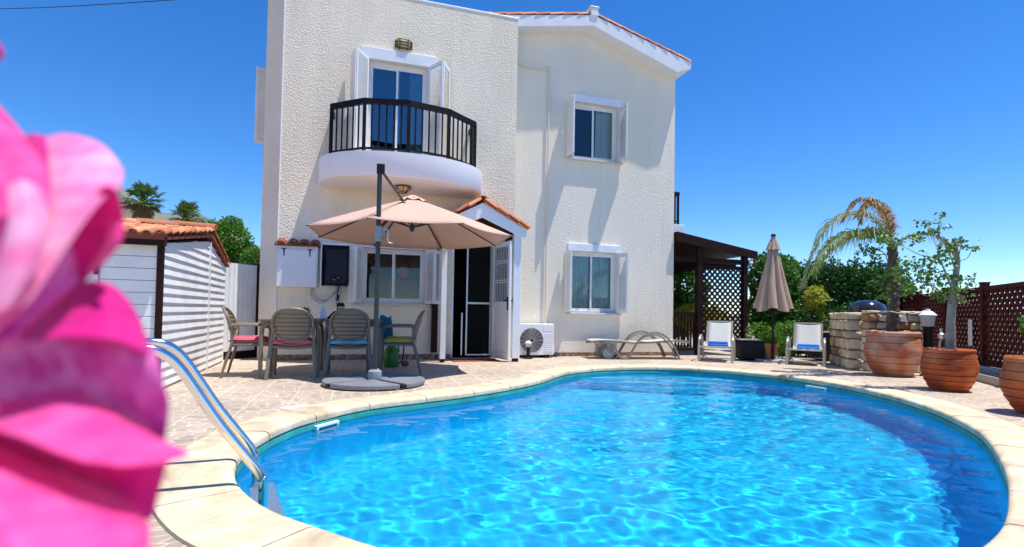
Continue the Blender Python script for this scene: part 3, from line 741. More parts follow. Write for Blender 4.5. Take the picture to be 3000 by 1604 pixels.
# ================================================================== THINGS ON THE HOUSE WALL
def cage_lamp(name, label, u, v, z, wall=True):
    t = hthing(name, label, 'lamp', u, v, z); t.scale = (1.0, 1, 1.4) if wall else (1.22, 1.22, 1.1)
    s = M()
    if wall:   # elongated bulkhead on the wall; local -y points out
        prof = [(-.145, 0), (-.12, .035), (-.07, .055), (.07, .055), (.12, .035), (.145, 0)]
        s.prism([(x, zz) for x, zz in [(-.10, -.045), (.10, -.045), (.10, .045), (-.10, .045)]], 'y', -.055, -.012)
        s.build('glass', 'lamp_amber', t, bevel=.012)
        s = M(); s.box(-.15, .15, -.012, 0, -.055, .055); s.build('base', 'brass', t, bevel=.01)
        s = M()
        for zz in (-.05, -.018, .018, .05): s.tube(spline([(-.145, -.01, zz*.6), (-.10, -.05, zz), (0, -.066, zz), (.10, -.05, zz), (.145, -.01, zz*.6)], 4), .005, 5)
        for x in (-.07, .07): s.tube([(x, -.01, -.062), (x, -.068, -.055), (x, -.068, .055), (x, -.01, .062)], .007, 5)
        s.build('cage', 'black_metal', t, smooth=True)
    else:      # round lamp hanging under the slab
        s.lathe([(.075, 0), (.08, -.02), (.055, -.07), (.02, -.085), (.001, -.088)], 20); s.build('glass', 'lamp_amber', t, smooth=True)
        M().lathe([(.10, 0), (.10, -.015), (.085, -.02)], 20).build('base', 'brass', t, smooth=True)
        s = M(); s.tube([(.115*math.cos(a*PI/10), .115*math.sin(a*PI/10), -.02) for a in range(21)], .006, 5)
        for k in range(8):
            a = k*PI/4; c, q = math.cos(a), math.sin(a); s.tube([(.115*c, .115*q, -.02), (.085*c, .085*q, -.07), (.045*c, .045*q, -.10)], .005, 5)
        s.tube([(.045*math.cos(a*PI/8), .045*math.sin(a*PI/8), -.10) for a in range(17)], .005, 5)
        s.build('cage', 'black_metal', t, smooth=True)
cage_lamp('wall_lamp', 'oval amber bulkhead lamp in a black cage above the balcony door', 1.92, .001, 5.47)
cage_lamp('ceiling_lamp', 'round amber lamp in a black wire cage under the balcony', 1.92, .52, 2.873, False)

t = hthing('wall_cabinet', 'white wall cabinet with two black T hinges under a row of terracotta tiles', 'cabinet', .0, .001, 1.19)
M().box(.0, .62, -.105, 0, 0, .66).build('body', 'white_board', t, bevel=.004)
d = M().box(.015, .605, -.128, -.107, .005, .60).build('door', 'white_paint', t, bevel=.004)
for x in (.11, .50):
    s = M(); s.box(x-.03, x+.03, -.133, -.1285, .60, .615); s.prism([(x-.012, .60), (x+.012, .60), (x+.005, .49), (x-.005, .49)], 'y', -.1345, -.1290); s.build('hinge', 'dark_wood', t)
for i in range(4):
    s = M(); x = .06+i*.17
    k = len(s.v); seg = 10
    for (yy, zz, r) in ((.0, .745, .07), (-.19, .665, .082)):
        for rad in (r, r-.014):
            for j in range(seg+1): a = PI*j/seg; s.v.append((x+rad*math.cos(a), yy, zz+rad*.75*math.sin(a)))
    m_ = seg+1
    for j in range(seg):
        s.f += [(k+j, k+j+1, k+2*m_+j+1, k+2*m_+j), (k+m_+j+1, k+m_+j, k+3*m_+j, k+3*m_+j+1), (k+2*m_+j, k+2*m_+j+1, k+3*m_+j+1, k+3*m_+j)]
    s.build('roof_tile', 'terracotta_dark', t, smooth=True, angle=50)
M().box(-.03, .65, -.16, 0, .662, .674).build('shelf', 'terracotta_dark', t)

t = hthing('solar_inverter', 'black solar inverter with a small display in a white open fronted frame', 'inverter', .66, .001, 1.20)
s = M(); s.box(0, .52, -.10, 0, .70, .73).box(0, .022, -.10, 0, .0, .70).box(.498, .52, -.10, 0, .0, .70); s.build('frame', 'white_board', t, bevel=.004)
M().box(.022, .498, -.006, 0, .03, .70).build('backing', 'dark_wood', t)
M().box(.07, .44, -.13, -.01, .03, .66).build('casing', 'inverter_navy', t, bevel=.04)
s = M(); s.box(.16, .35, -.134, -.1305, .09, .20); dsp = s.build('display', 'black_plastic', t, bevel=.002)
M().box(.27, .31, -.1355, -.1342, .155, .165).build('marking', 'grey_plastic_light', dsp)
M().box(.20, .24, -.1355, -.1342, .12, .128).build('marking', 'grey_plastic_light', dsp)
for k, (x0, x1, sag, mm) in enumerate([(.20, -.13, .26, 'grey_plastic_light'), (.22, -.10, .22, 'grey_plastic_light'), (.25, .30, .22, 'black_plastic'), (.30, .25, .30, 'grey_plastic_light')]):
    M().tube(spline([(x0+.05, -.05, .04), (x0+.03, -.05, -.08), ((x0+x1)/2, -.05, -sag), (x1, -.04, -sag*.55), (x1+.0, -.03, .0 if k < 2 else -.2)], 6), .010, 6).build('cable', mm, t, smooth=True)
s = M().tube(spline([(-.70, -.03, .05), (-.74, -.04, .02), (-.72, -.02, .40)], 4), .008, 6)

t = hthing('wall_plaque', 'round orange sun face plaque on the wall above the front door', 'plaque', 3.24, .001, 2.40)
M().lathe([(.001, .0), (.12, 0), (.125, .01), (.09, .02), (.085, .03), (.001, .035)], 28).build('disc', 'orange_plaque', t, smooth=True).rotation_euler.x = R(90)
s = M()
for sx in (-1, 1): s.lathe([(.001, 0), (.014, 0), (.012, .006), (.001, .008)], 10, (sx*.03, .02, .033))
s.tube([(-.035, -.02, .036), (0, -.035, .038), (.035, -.02, .036)], .006, 6)
s.build('face', 'terracotta_dark', t, smooth=True).rotation_euler.x = R(90)

t = hthing('door_mat', 'reddish brown door mat in front of the open entrance', 'mat', 3.2, .32, .001)
M().box(-.38, .42, -.22, .2, 0, .014).build('pile', 'rust_mat', t, bevel=.004)

# red armchair and picture inside the ground floor window
t = hthing('armchair', 'dark red armchair inside the room behind the lower left window', 'armchair', 2.02, -.45, .10)
M().box(-.26, .26, -.12, .05, .35, 1.30).build('backrest', 'inside_red', t, bevel=.05)
M().box(-.28, .28, .05, .5, .1, .5).build('seat', 'inside_red', t, bevel=.05)
for x in (-.33, .27): M().box(x, x+.07, .0, .5, .1, .68).build('armrest', 'inside_red', t, bevel=.03)
t = hthing('wall_disc', 'orange round wall disc seen dimly behind the lower left window', 'wall disc', 2.05, -.55, 1.55)
M().lathe([(.001, .0), (.10, 0), (.105, .01), (.06, .02), (.001, .03)], 24).build('disc', 'orange_plaque', t, smooth=True).rotation_euler.x = R(90)

# air conditioner
t = hthing('air_conditioner', 'white outdoor air conditioner unit on the wall foot beside the porch', 'air conditioner', 4.14, -.02, .0)
W_, D_, Z0, Z1 = .68, .27, .055, .64
M().box(0, W_, 0, D_, Z0, Z1).build('casing', 'white_plastic', t, bevel=.012)
s = M(); cx, cz, r = .235, .33, .225
for k in range(12): s.tube([(cx+(.03+k*.0175)*math.cos(a*PI/16), -.012, cz+(.03+k*.0175)*math.sin(a*PI/16)) for a in range(33)], .0022, 4)
for k in range(16):
    a = k*PI/8; s.tube([(cx+.03*math.cos(a), -.012, cz+.03*math.sin(a)), (cx+r*math.cos(a), -.012, cz+r*math.sin(a))], .003, 4)
s.build('fan_grille', 'grey_plastic_light', t)
M().lathe([(.001, 0), (r+.004, 0), (r+.004, .002), (.001, .003)], 40).build('fan_opening', 'black_plastic', t).matrix_local = Matrix.Translation((cx, -.001, cz)) @ Matrix.Rotation(R(90), 4, 'X')
s = M()
for k in range(9): z = .12+k*.04; s.box(.48, .66, -.006, 0, z, z+.02)
s.build('louvre', 'white_plastic', t, bevel=.003)
M().box(.47, .67, -.004, 0, .50, .62).build('cover', 'white_plastic', t, bevel=.003)
for x in (.06, .5): M().box(x, x+.09, -.01, D_, 0, Z0).build('foot', 'dark_wood', t)
M().box(W_, W_+.025, .03, .12, .08, .24).build('valve_cover', 'white_plastic', t, bevel=.01)

def garden_lamp(name, label, u, v, hz, r, base_h):
    t = hthing(name, label, 'garden lamp', u, v, 0)
    s = M(); s.lathe([(r*1.5, 0), (r*1.5, .015), (r*.9, .02), (r*.62, .03), (r*.6, base_h-.02), (r*.9, base_h), (r*.9, base_h+.012), (.001, base_h+.012)], 20); s.build('post', 'black_plastic', t, smooth=True)
    gh = r*2.2
    s = M(); s.lathe([(r*.8, base_h+.013), (r*.85, base_h+.02), (r*1.15, base_h+gh*.72), (r*1.18, base_h+gh*.75)], 8); s.build('lantern', 'lantern_glass', t, smooth=False)
    s = M(); s.lathe([(r*1.22, base_h+gh*.752), (r*1.22, base_h+gh*.78), (r*.75, base_h+gh*1.0), (r*.4, base_h+gh*1.06), (r*.3, base_h+gh*1.16), (.001, base_h+gh*1.17)], 16); s.build('cap', 'white_paint', t, smooth=True, angle=30)
garden_lamp('garden_lamp', 'short garden lamp with faceted glass head in front of the air conditioner', 4.27, .11, 0, .052, .20)

# ================================================================== DINING SET
def rounded(s, pts, r, seg=8, sq=1): s.tube(spline(pts, 5), r, seg, sq=sq)
def chair(label, cat_c, cush_label, cmat, u, v, rz, m='resin_taupe', messy=1):
    t = hthing('dining_chair', label, 'chair', u, v, 0, rz, 'plastic armchairs around the dining tables')
    # seat
    s = M()
    def seat(a, b):
        x = (a-.5)*.46*(1-.10*(1-b)); y = -.22+b*.44; z = .405+.012*math.cos((a-.5)*PI*2)*-1+.01-.03*math.sin(b*PI)*.5
        return (x, y, z-(.02 if b > .98 else 0))
    s.grid(9, 9, seat); s.build('seat', m, t, smooth=True, solid=.018)
    s = M(); s.tube([(.225, -.2, .39), (.235, .2, .39)], .016, 6).tube([(-.225, -.2, .39), (-.235, .2, .39)], .016, 6)
    s.tube(spline([(-.235, .2, .385), (-.12, .21, .372), (0, .212, .368), (.12, .21, .372), (.235, .2, .385)], 3), .018, 6)
    s.tube(spline([(-.225, -.2, .385), (-.12, -.21, .372), (0, -.212, .368), (.12, -.21, .372), (.225, -.2, .385)], 3), .018, 6)
    s.build('seat_frame', m, t, smooth=True)
    for sx in (-1, 1):
        M().tube(spline([(sx*.24, .20, .62), (sx*.245, .205, .55), (sx*.24, .205, .38), (sx*.25, .23, 0)], 5), [.017]*6+[.02]*6+[.022, .021, .02, .018], 8, sq=.75).build('leg', m, t, smooth=True)
        M().tube(spline([(sx*.225, -.20, .64), (sx*.235, -.205, .42), (sx*.255, -.26, .2), (sx*.27, -.31, 0)], 5), [.018]*5+[.024]*6+[.021, .02, .019, .018, .017], 8, sq=.75).build('leg', m, t, smooth=True)
        M().tube(spline([(sx*.19, -.245, .585), (sx*.24, -.21, .625), (sx*.255, -.06, .635), (sx*.25, .12, .63), (sx*.242, .20, .60)], 5), .021, 8, sq=.6).build('armrest', m, t, smooth=True)
    # oval back, leaning back
    cz, a_, b_ = .648, .225, .188
    def bp(x, z, off=0):
        return (x, -.225-(z-.42)*.28+.09*(x/a_)**2*.6+off, z)
    def oval(ang, k=1.0):
        c, q = math.cos(ang), math.sin(ang); e = 2/2.5
        return (a_*k*math.copysign(abs(c)**e, c), cz+b_*k*math.copysign(abs(q)**e, q))
    s = M(); s.tube([bp(*oval(i*PI/24)) for i in range(49)], .017, 8, cap=False); s.build('back_frame', m, t, smooth=True)
    s = M()
    def pan(a, b):
        z = cz-b_*.93+b*2*b_*.93; hw_ = a_*.93*max(0, 1-abs((z-cz)/(b_*.94))**2.5)**(1/2.5)
        x = (a*2-1)*hw_; g = .010*(1 if (b*7) % 1 < .16 else 0)
        return bp(x, z, g)
    s.grid(9, 64, pan); s.build('back_panel', m, t, smooth=True, solid=.008, angle=60)
    # cushion on the seat: a thing of its own
    c = M(); rs = random.Random(int(u*100)+5)
    def cu(a, b):
        x = (a-.5)*.45; y = -.25+b*.44
        e = min(a, 1-a, b, 1-b); th = .052*(min(1, e*7))**.6
        return (x, y, .425+th+.022*messy*fnoise(x*9+u*3, y*9)*min(1, e*8))
    c.grid(20, 20, cu); k0 = len(c.v); c.v += [(v_[0], v_[1], .420+.003*fnoise(v_[0]*8, v_[1]*8)) for v_ in c.v[:400]]
    nf = len(c.f); c.f += [tuple(i+400 for i in f[::-1]) for f in c.f[:nf]]
    edge = [(i, 0) for i in range(20)]+[(19, j) for j in range(1, 20)]+[(i, 19) for i in range(18, -1, -1)]+[(0, j) for j in range(18, 0, -1)]
    ids = [i*20+j for i, j in edge]
    for q in range(len(ids)): a, b = ids[q], ids[(q+1) % len(ids)]; c.f.append((a, b, b+400, a+400))
    o = c.build('seat_cushion', cmat, None, smooth=True, loc=W(u, v, .005), rz=YAW+rz); tag(o, cush_label, 'cushion', 'cushions on the dining chairs')
    return t
chair('taupe plastic armchair with oval back and crumpled pink cushion, back to the pool', 0, 'crumpled pink red cushion on the chair nearest the table centre left', 'cushion_rose', .53, 2.17, 0)
chair('grey plastic armchair with oval back and turquoise cushion, next to the parasol pole', 0, 'turquoise crumpled cushion on the chair by the parasol pole', 'cushion_teal', 1.17, 2.21, R(2), 'resin_grey')
chair('taupe plastic armchair at the left end of the tables, facing right', 0, 'pale red cushion on the chair at the left end of the tables', 'cushion_pink', .02, 1.92, R(-86), messy=.5)
chair('grey plastic armchair at the right end of the tables with lime green cushion', 0, 'lime green flat cushion on the chair at the right end', 'cushion_lime', 1.80, 1.92, R(84), 'resin_grey', .4)
def table(u0, label, m):
    t = hthing('dining_table', label, 'table', u0+.355, 1.88, 0, 0, 'square plastic dining tables pushed together')
    M().box(-.352, .352, -.43, .43, .685, .712).build('tabletop', m, t, bevel=.008)
    M().box(-.33, .33, -.405, .405, .645, .684).build('apron', m, t, bevel=.004)
    for sx in (-1, 1):
        for sy in (-1, 1):
            M().tube(spline([(sx*.22, sy*.385, .66), (sx*.29, sy*.385, .63), (sx*.318, sy*.385, .52), (sx*.318, sy*.39, .02), (sx*.318, sy*.39, 0)], 5), .026, 8).build('leg', m, t, smooth=True)
table(.13, 'left of two dark taupe plastic tables pushed together under the parasol', 'resin_taupe')
table(.86, 'right of two dark plastic tables pushed together beside the parasol pole', 'table_dark')

# things on the table (top at z=.712)
t = hthing('succulent', 'red and orange leafy plant in a small dark bowl on the left table', 'plant', .60, 1.72, .713)
M().lathe([(.03, 0), (.05, .02), (.06, .05), (.055, .06), (.05, .05), (.001, .045)], 16).build('bowl', 'terracotta_dark', t, smooth=True)
def rosette(n, r, h, m, seed, w=.016):
    s = M(); q = random.Random(seed)
    for i in range(n):
        a = q.uniform(0, 2*PI); el = q.uniform(.3, 1.35); L_ = r*q.uniform(.7, 1.1); d = Vector((math.cos(a)*math.cos(el), math.sin(a)*math.cos(el), math.sin(el))); sd = Vector((-math.sin(a), math.cos(a), 0))
        p = Vector((0, 0, h)); s.add([p, p+d*L_*.55+sd*w, p+d*L_, p+d*L_*.55-sd*w], [(0, 1, 2, 3)])
    return s
rosette(46, .12, .045, 'red_leaf', 3, .02).build('leaves', 'red_leaf', t)
rosette(14, .10, .05, 'orange_leaf', 9, .014).build('inner_leaves', 'orange_leaf', t)
for k, (u, v, h_, r_) in enumerate([(.81, 1.72, .21, .026), (.85, 1.80, .15, .02)]):
    t = hthing('bottle', ['tall slim clear glass bottle on the table between the oval chair backs', 'small clear bottle just right of the tall slim one'][k], 'bottle', u, v, .713)
    M().lathe([(r_, 0), (r_, h_*.6), (r_*.45, h_*.75), (r_*.4, h_*.93), (.001, h_*.93)], 14).build('glass', 'clear_plastic', t, smooth=True)
    M().lathe([(r_*.5, h_*.93), (r_*.5, h_), (.001, h_)], 10).build('cap', 'white_plastic', t)
t = hthing('lantern', 'dark blue grey box lantern standing on the table behind the bottles', 'lantern', 1.04, 1.60, .713)
M().box(-.05, .05, -.04, .04, .0, .20).build('body', 'charcoal_wicker', t, bevel=.006)
M().box(-.04, .04, -.0415, -.0402, .03, .17).build('glass', 'window_glass', t)
s = M(); s.box(-.045, .045, -.035, .035, .20, .215); s.tube([(-.03, 0, .215), (0, 0, .245), (.03, 0, .215)], .003, 5); s.build('lid', 'black_metal', t)
t = hthing('speaker', 'black wedge shaped box lying beside the lantern on the table', 'speaker', .93, 1.62, .713)
M().prism([(-.07, 0), (.06, 0), (.06, .10), (.02, .10)], 'y', -.04, .04).build('body', 'black_plastic', t, bevel=.006)
for k, (u, v, l) in enumerate([(1.19, 1.72, 'left of three upturned glasses'), (1.26, 1.66, 'middle of three upturned glasses'), (1.33, 1.74, 'right of three upturned glasses')]):
    t = hthing('drinking_glass', l+' on the right table', 'glass', u, v, .713, 0, 'upturned glasses on the table')
    M().lathe([(.036, 0), (.03, .095), (.026, .1), (.001, .1)], 14).build('bowl', 'lantern_glass', t, smooth=True)

# teal cloth bag hanging on the right end and green watering can below
t = hthing('bag', 'dark teal cloth bag hanging over the table end behind the right chair', 'bag', 1.66, 1.62, .45)
s = M(); s.grid(8, 8, lambda a, b: (-.09+.18*a*(1-.2*b), .03*math.sin(a*PI)*math.sin(b*PI)-.02, .0+.30*b+.02*math.sin(a*7))); s.build('cloth', 'teal_cloth', t, smooth=True, solid=.05)
t = hthing('watering_can', 'bright green plastic watering can standing under the table end', 'watering can', 1.76, 1.20, 0)
M().lathe([(.10, 0), (.11, .02), (.105, .22), (.09, .27), (.06, .30), (.055, .31), (.001, .31)], 20).build('body', 'green_plastic', t, smooth=True)
M().tube(spline([(-.05, 0, .29), (-.02, 0, .40), (.08, 0, .38), (.11, 0, .22)], 5), .012, 8).build('handle', 'green_plastic', t, smooth=True)
M().tube(spline([(.09, 0, .05), (.16, 0, .10), (.18, 0, .30), (.16, 0, .40)], 5), .010, 8).build('spout', 'black_plastic', t, smooth=True)
t = hthing('stone_pebble', 'fist sized brown stone on the paving by the watering can', 'stone', 1.97, 1.12, 0)
s = M(); s.lathe([(.02, 0), (.05, .015), (.055, .04), (.04, .07), (.01, .085)], 12, fn=lambda a, r, z: r*(1+.15*math.sin(a*2+z*20))); s.build('stone', 'terracotta_dark', t, smooth=True)

# ================================================================== CANTILEVER PARASOL
mat('crank_grey', (.30, .31, .30), .45, var=.15)
def cantilever():
    t = hthing('cantilever_parasol', 'open pale pink cantilever parasol with dark pole on a round grey base', 'parasol', 1.47, 3.0, 0)
    # canopy centre relative to pole (house axes: x=u, y=-v)
    c = Vector((.49, 1.16, 0)); r, zt, ze = 1.40, 2.405, 1.87
    P = [Vector((c.x+r*math.cos(k*PI/4+R(19)), c.y+r*math.sin(k*PI/4+R(19)), ze)) for k in range(8)]
    A = Vector((c.x, c.y, zt)); s = M()
    N = 10
    def cp(k, a, b):   # b: 0 apex..1 rim, a across
        p, q = P[k], P[(k+1) % 8]; e = p.lerp(q, a); sag = math.sin(a*PI)
        x = A.lerp(e, b); x.z -= .02*sag*b; x.z += .012*math.sin(b*PI); 
        inw = Vector((c.x-x.x, c.y-x.y, 0)); x += inw*(.035*sag*b*b)
        return x
    for k in range(8): s.grid(N, N, lambda a, b, k=k: cp(k, a, .06+.94*b))
    can = s.build('canopy', 'canopy_fabric', t, smooth=True, solid=.004, angle=12)
    # narrow hem
    s = M()
    for k in range(8): s.tube([cp(k, i/8, 1.0) for i in range(9)], .006, 5, cap=False)
    s.build('hem', 'canopy_fabric', can)
    # vent cap
    s = M()
    for k in range(8):
        p = A.lerp(P[k], .14); q = A.lerp(P[(k+1) % 8], .14); mid = (p+q)/2
        for v_ in (p, q, mid): pass
        s.add([A+Vector((0, 0, .05)), p+Vector((0, 0, .035)), mid+Vector((0, 0, .012)), q+Vector((0, 0, .035))], [(0, 1, 2, 3)])
    s.build('vent', 'canopy_fabric', can, solid=.003)
    M().lathe([(.11, -.012), (.11, .012), (.02, .03)], 16, (A.x, A.y, zt-.02)).build('vent_gap', 'black_plastic', can)
    M().lathe([(.001, .055), (.018, .05), (.022, .03), (.022, -.02)][::-1], 12, (A.x, A.y, zt)).build('finial', 'umbrella_metal', t, smooth=True)
    for k in range(8):
        p = A.lerp(P[k], .05)+Vector((0, 0, -.02)); q = P[k]+Vector((0, 0, -.008)); m1 = A.lerp(P[k], .5)+Vector((0, 0, .005))
        M().tube([p, m1, q], .010, 6).build('rib', 'umbrella_metal', t, smooth=True)
        h_ = Vector((A.x, A.y, 1.99)); M().tube([h_, A.lerp(P[k], .42)+Vector((0, 0, -.0))], .009, 6).build('strut', 'umbrella_metal', t, smooth=True)
    M().lathe([(.001, 1.93), (.02, 1.935), (.035, 1.97), (.035, 2.0), (.02, 2.01), (.014, 2.2), (.02, 2.21), (.02, 2.34), (.001, 2.34)], 14, (A.x, A.y, 0)).build('hub', 'umbrella_metal', t, smooth=True)
    M().tube([(0, 0, .10), (0, 0, 2.5)], .027, 14).build('pole', 'umbrella_metal', t, smooth=True)
    M().box(-.035, .055, -.035, .035, 2.40, 2.51).build('pole_head', 'black_plastic', t, bevel=.008)
    k_ = A+(Vector((0, 0, 0))-Vector((A.x, A.y, 0))).normalized()*.42; k_.z = zt-.42*.40+.04
    M().tube([(.03, .03, 2.43), tuple(k_)], .017, 8).build('brace', 'umbrella_metal', t, smooth=True)
    M().lathe([(.001, .012), (.045, .01), (.05, 0), (.001, 0)][::-1], 12, tuple(k_)).build('brace_foot', 'umbrella_metal', t)
    M().tube([(0.0, .02, 1.76), tuple(k_+Vector((0, 0, -.05))), (A.x, A.y, 2.31)], .019, 8).build('arm', 'umbrella_metal', t, smooth=True)
    s = M(); s.box(-.038, .042, -.04, .04, 1.62, 1.80); s.box(.03, .08, -.03, .03, 1.68, 1.78); s.build('crank_box', 'crank_grey', t, bevel=.012)
    M().tube(spline([(.06, -.03, 1.76), (.10, -.05, 1.75), (.11, -.05, 1.62), (.16, -.06, 1.60)], 4), .008, 8).build('crank_handle', 'alu', t, smooth=True)
    s = M()
    for k in range(2): pass
    # base: four weighted quarters
    for k in range(4):
        a0 = k*90+4+30; pts = [(math.cos(R(a0+45-4))*.03, math.sin(R(a0+45-4))*.03)]
        pts = [(.05*math.cos(R(a0+41)), .05*math.sin(R(a0+41)))]+[(.565*math.cos(R(a0+82*i/12)), .565*math.sin(R(a0+82*i/12))) for i in range(13)]
        M().prism(pts, 'z', .012, .062).build('base_weight', 'base_grey', t, bevel=.012)
    s = M(); s.beam((-.5, -.29, .03), (.5, .29, .03), .05, .035).beam((.29, -.5, .03), (-.29, .5, .03), .05, .034); s.build('base_cross', 'black_metal', t)
    M().lathe([(.075, .05), (.078, .06), (.075, .15), (.05, .16), (.05, .17), (.001, .17)], 18).build('collar', 'grey_plastic_light', t, smooth=True, angle=30)
cantilever()

# drain cover plate lying on the patio
t = hthing('skimmer_lid', 'white square skimmer lid lying flat in the paving by the coping', 'lid', .83, 4.38, .001, R(40))
M().box(-.12, .12, -.12, .12, 0, .008).build('plate', 'drain_white', t, bevel=.003)
M().lathe([(.02, .008), (.02, .010), (.001, .010)], 12).build('finger_hole', 'grey_plastic_light', t)

# ================================================================== POOL LADDER
def ladder():
    a = R(213.5); d = Vector((math.cos(a), math.sin(a), 0)); sd = Vector((.552, -.834, 0))*.0
    pA = Vector((-1.163, 2.460, 0)); pB = Vector((-1.39, 2.85, 0))
    t = thing('pool_ladder', 'curved stainless steel handrails of the pool ladder', 'pool ladder', pA, 0)
    prof = [(0.0, -.95), (0, -.4), (0, -.02), (.012, .035), (.04, .09), (.10, .175), (.20, .32), (.29, .47), (.345, .56), (.39, .615), (.45, .65), (.54, .655), (.62, .62), (.67, .53), (.69, .35), (.70, .0)]
    pr = [Vector((x, 0, z)) for x, z in prof]
    for p in (pA, pB):
        pts = [p-pA+d*q.x+Vector((0, 0, q.z)) for q in spline(pr, 5)]
        r = M().tube(pts, .0215, 16).build('handrail', 'chrome', t, smooth=True, angle=180)
        M().lathe([(.045, 0), (.045, .01), (.03, .016)], 16, tuple(p-pA+d*.70+Vector((0, 0, .014)))).build('flange', 'chrome', r, smooth=True)
    dd = (pB-pA)
    for z in (-.26, -.54, -.82):
        s = M(); s.beam(Vector((0, 0, z))-dd*.05-d*.03, dd*1.05+Vector((0, 0, z))-d*.03, .13, .03); s.build('step', 'white_plastic', t, bevel=.008)
ladder()

# ================================================================== helpers for plants
_fw = Vector((0, math.cos(PIT), math.sin(PIT))); _up = Vector((0, -math.sin(PIT), math.cos(PIT))); _rt = Vector((1, 0, 0))
_R = _rt*math.cos(ROL)+_up*math.sin(ROL); _U = _up*math.cos(ROL)-_rt*math.sin(ROL)
def at(x, y, Y):               # a photo position at a real distance Y from the lens
    r = _fw*F+_R*(x-1287.5)-_U*(y-CY); return Vector((0, 0, H))+r*(Y/r.y)
def leafquad(s, p, d, L_, w, rnd, fold=.25):
    d = d.normalized(); q = Vector((rnd.uniform(-1, 1), rnd.uniform(-1, 1), rnd.uniform(-1, 1))); sd = d.cross(q)
    if sd.length < .01: return
    sd.normalize(); n = sd.cross(d)
    k = len(s.v); m = p+d*L_*.45
    s.v += [tuple(p), tuple(m+sd*w+n*w*fold), tuple(p+d*L_), tuple(m-sd*w+n*w*fold), tuple(m)]
    s.f += [(k, k+4, k+1), (k+4, k+2, k+1), (k, k+3, k+4), (k+4, k+3, k+2)]
def crown(s, blobs, n, L_, w, seed, shell=.45, droop=.2):
    rnd = random.Random(seed); vol = [b[3]*b[4]*b[5] for b in blobs]
    for _ in range(n):
        b = rnd.choices(blobs, [v_**.66 for v_ in vol])[0]
        while True:
            d = Vector((rnd.gauss(0, 1), rnd.gauss(0, 1), rnd.gauss(0, 1)))
            if d.length > .1: break
        d.normalize(); r = rnd.uniform(shell, 1)**.6
        k = 1+.25*fnoise(d.x*2.3+b[0], d.y*2.3+b[1], d.z*2.3+seed)
        p = Vector((b[0]+d.x*b[3]*r*k, b[1]+d.y*b[4]*r*k, b[2]+d.z*b[5]*r*k))
        if p.z < .02: continue
        dd = d*.8+Vector((rnd.uniform(-1, 1), rnd.uniform(-1, 1), rnd.uniform(-1, 1)))*.8+Vector((0, 0, -droop))
        leafquad(s, p, dd, L_*rnd.uniform(.6, 1.2), w*rnd.uniform(.7, 1.2), rnd)
    return s
def bush(name, label, cat, cx, cy, blobs, n, L_, w, m, seed, stems=5, group=None, tr=.03, bm='bark_brown'):
    t = thing(name, label, cat, (cx, cy, 0), 0, group)
    s = M(); rnd = random.Random(seed)
    for k in range(stems):
        b = blobs[k % len(blobs)]; a = rnd.uniform(0, 6.28)
        s.tube(spline([(b[0]*.3, b[1]*.3, -.02), (b[0]*.6+.05*math.cos(a), b[1]*.6, b[2]*.5), (b[0]+b[3]*.2*math.cos(a), b[1], b[2]+b[5]*.3)], 4), [tr*(1-.08*i) for i in range(9)], 6)
    s.build('stem', bm, t, smooth=True)
    crown(M(), blobs, n, L_, w, seed).build('foliage', m, t, bevel=-1)
    return t

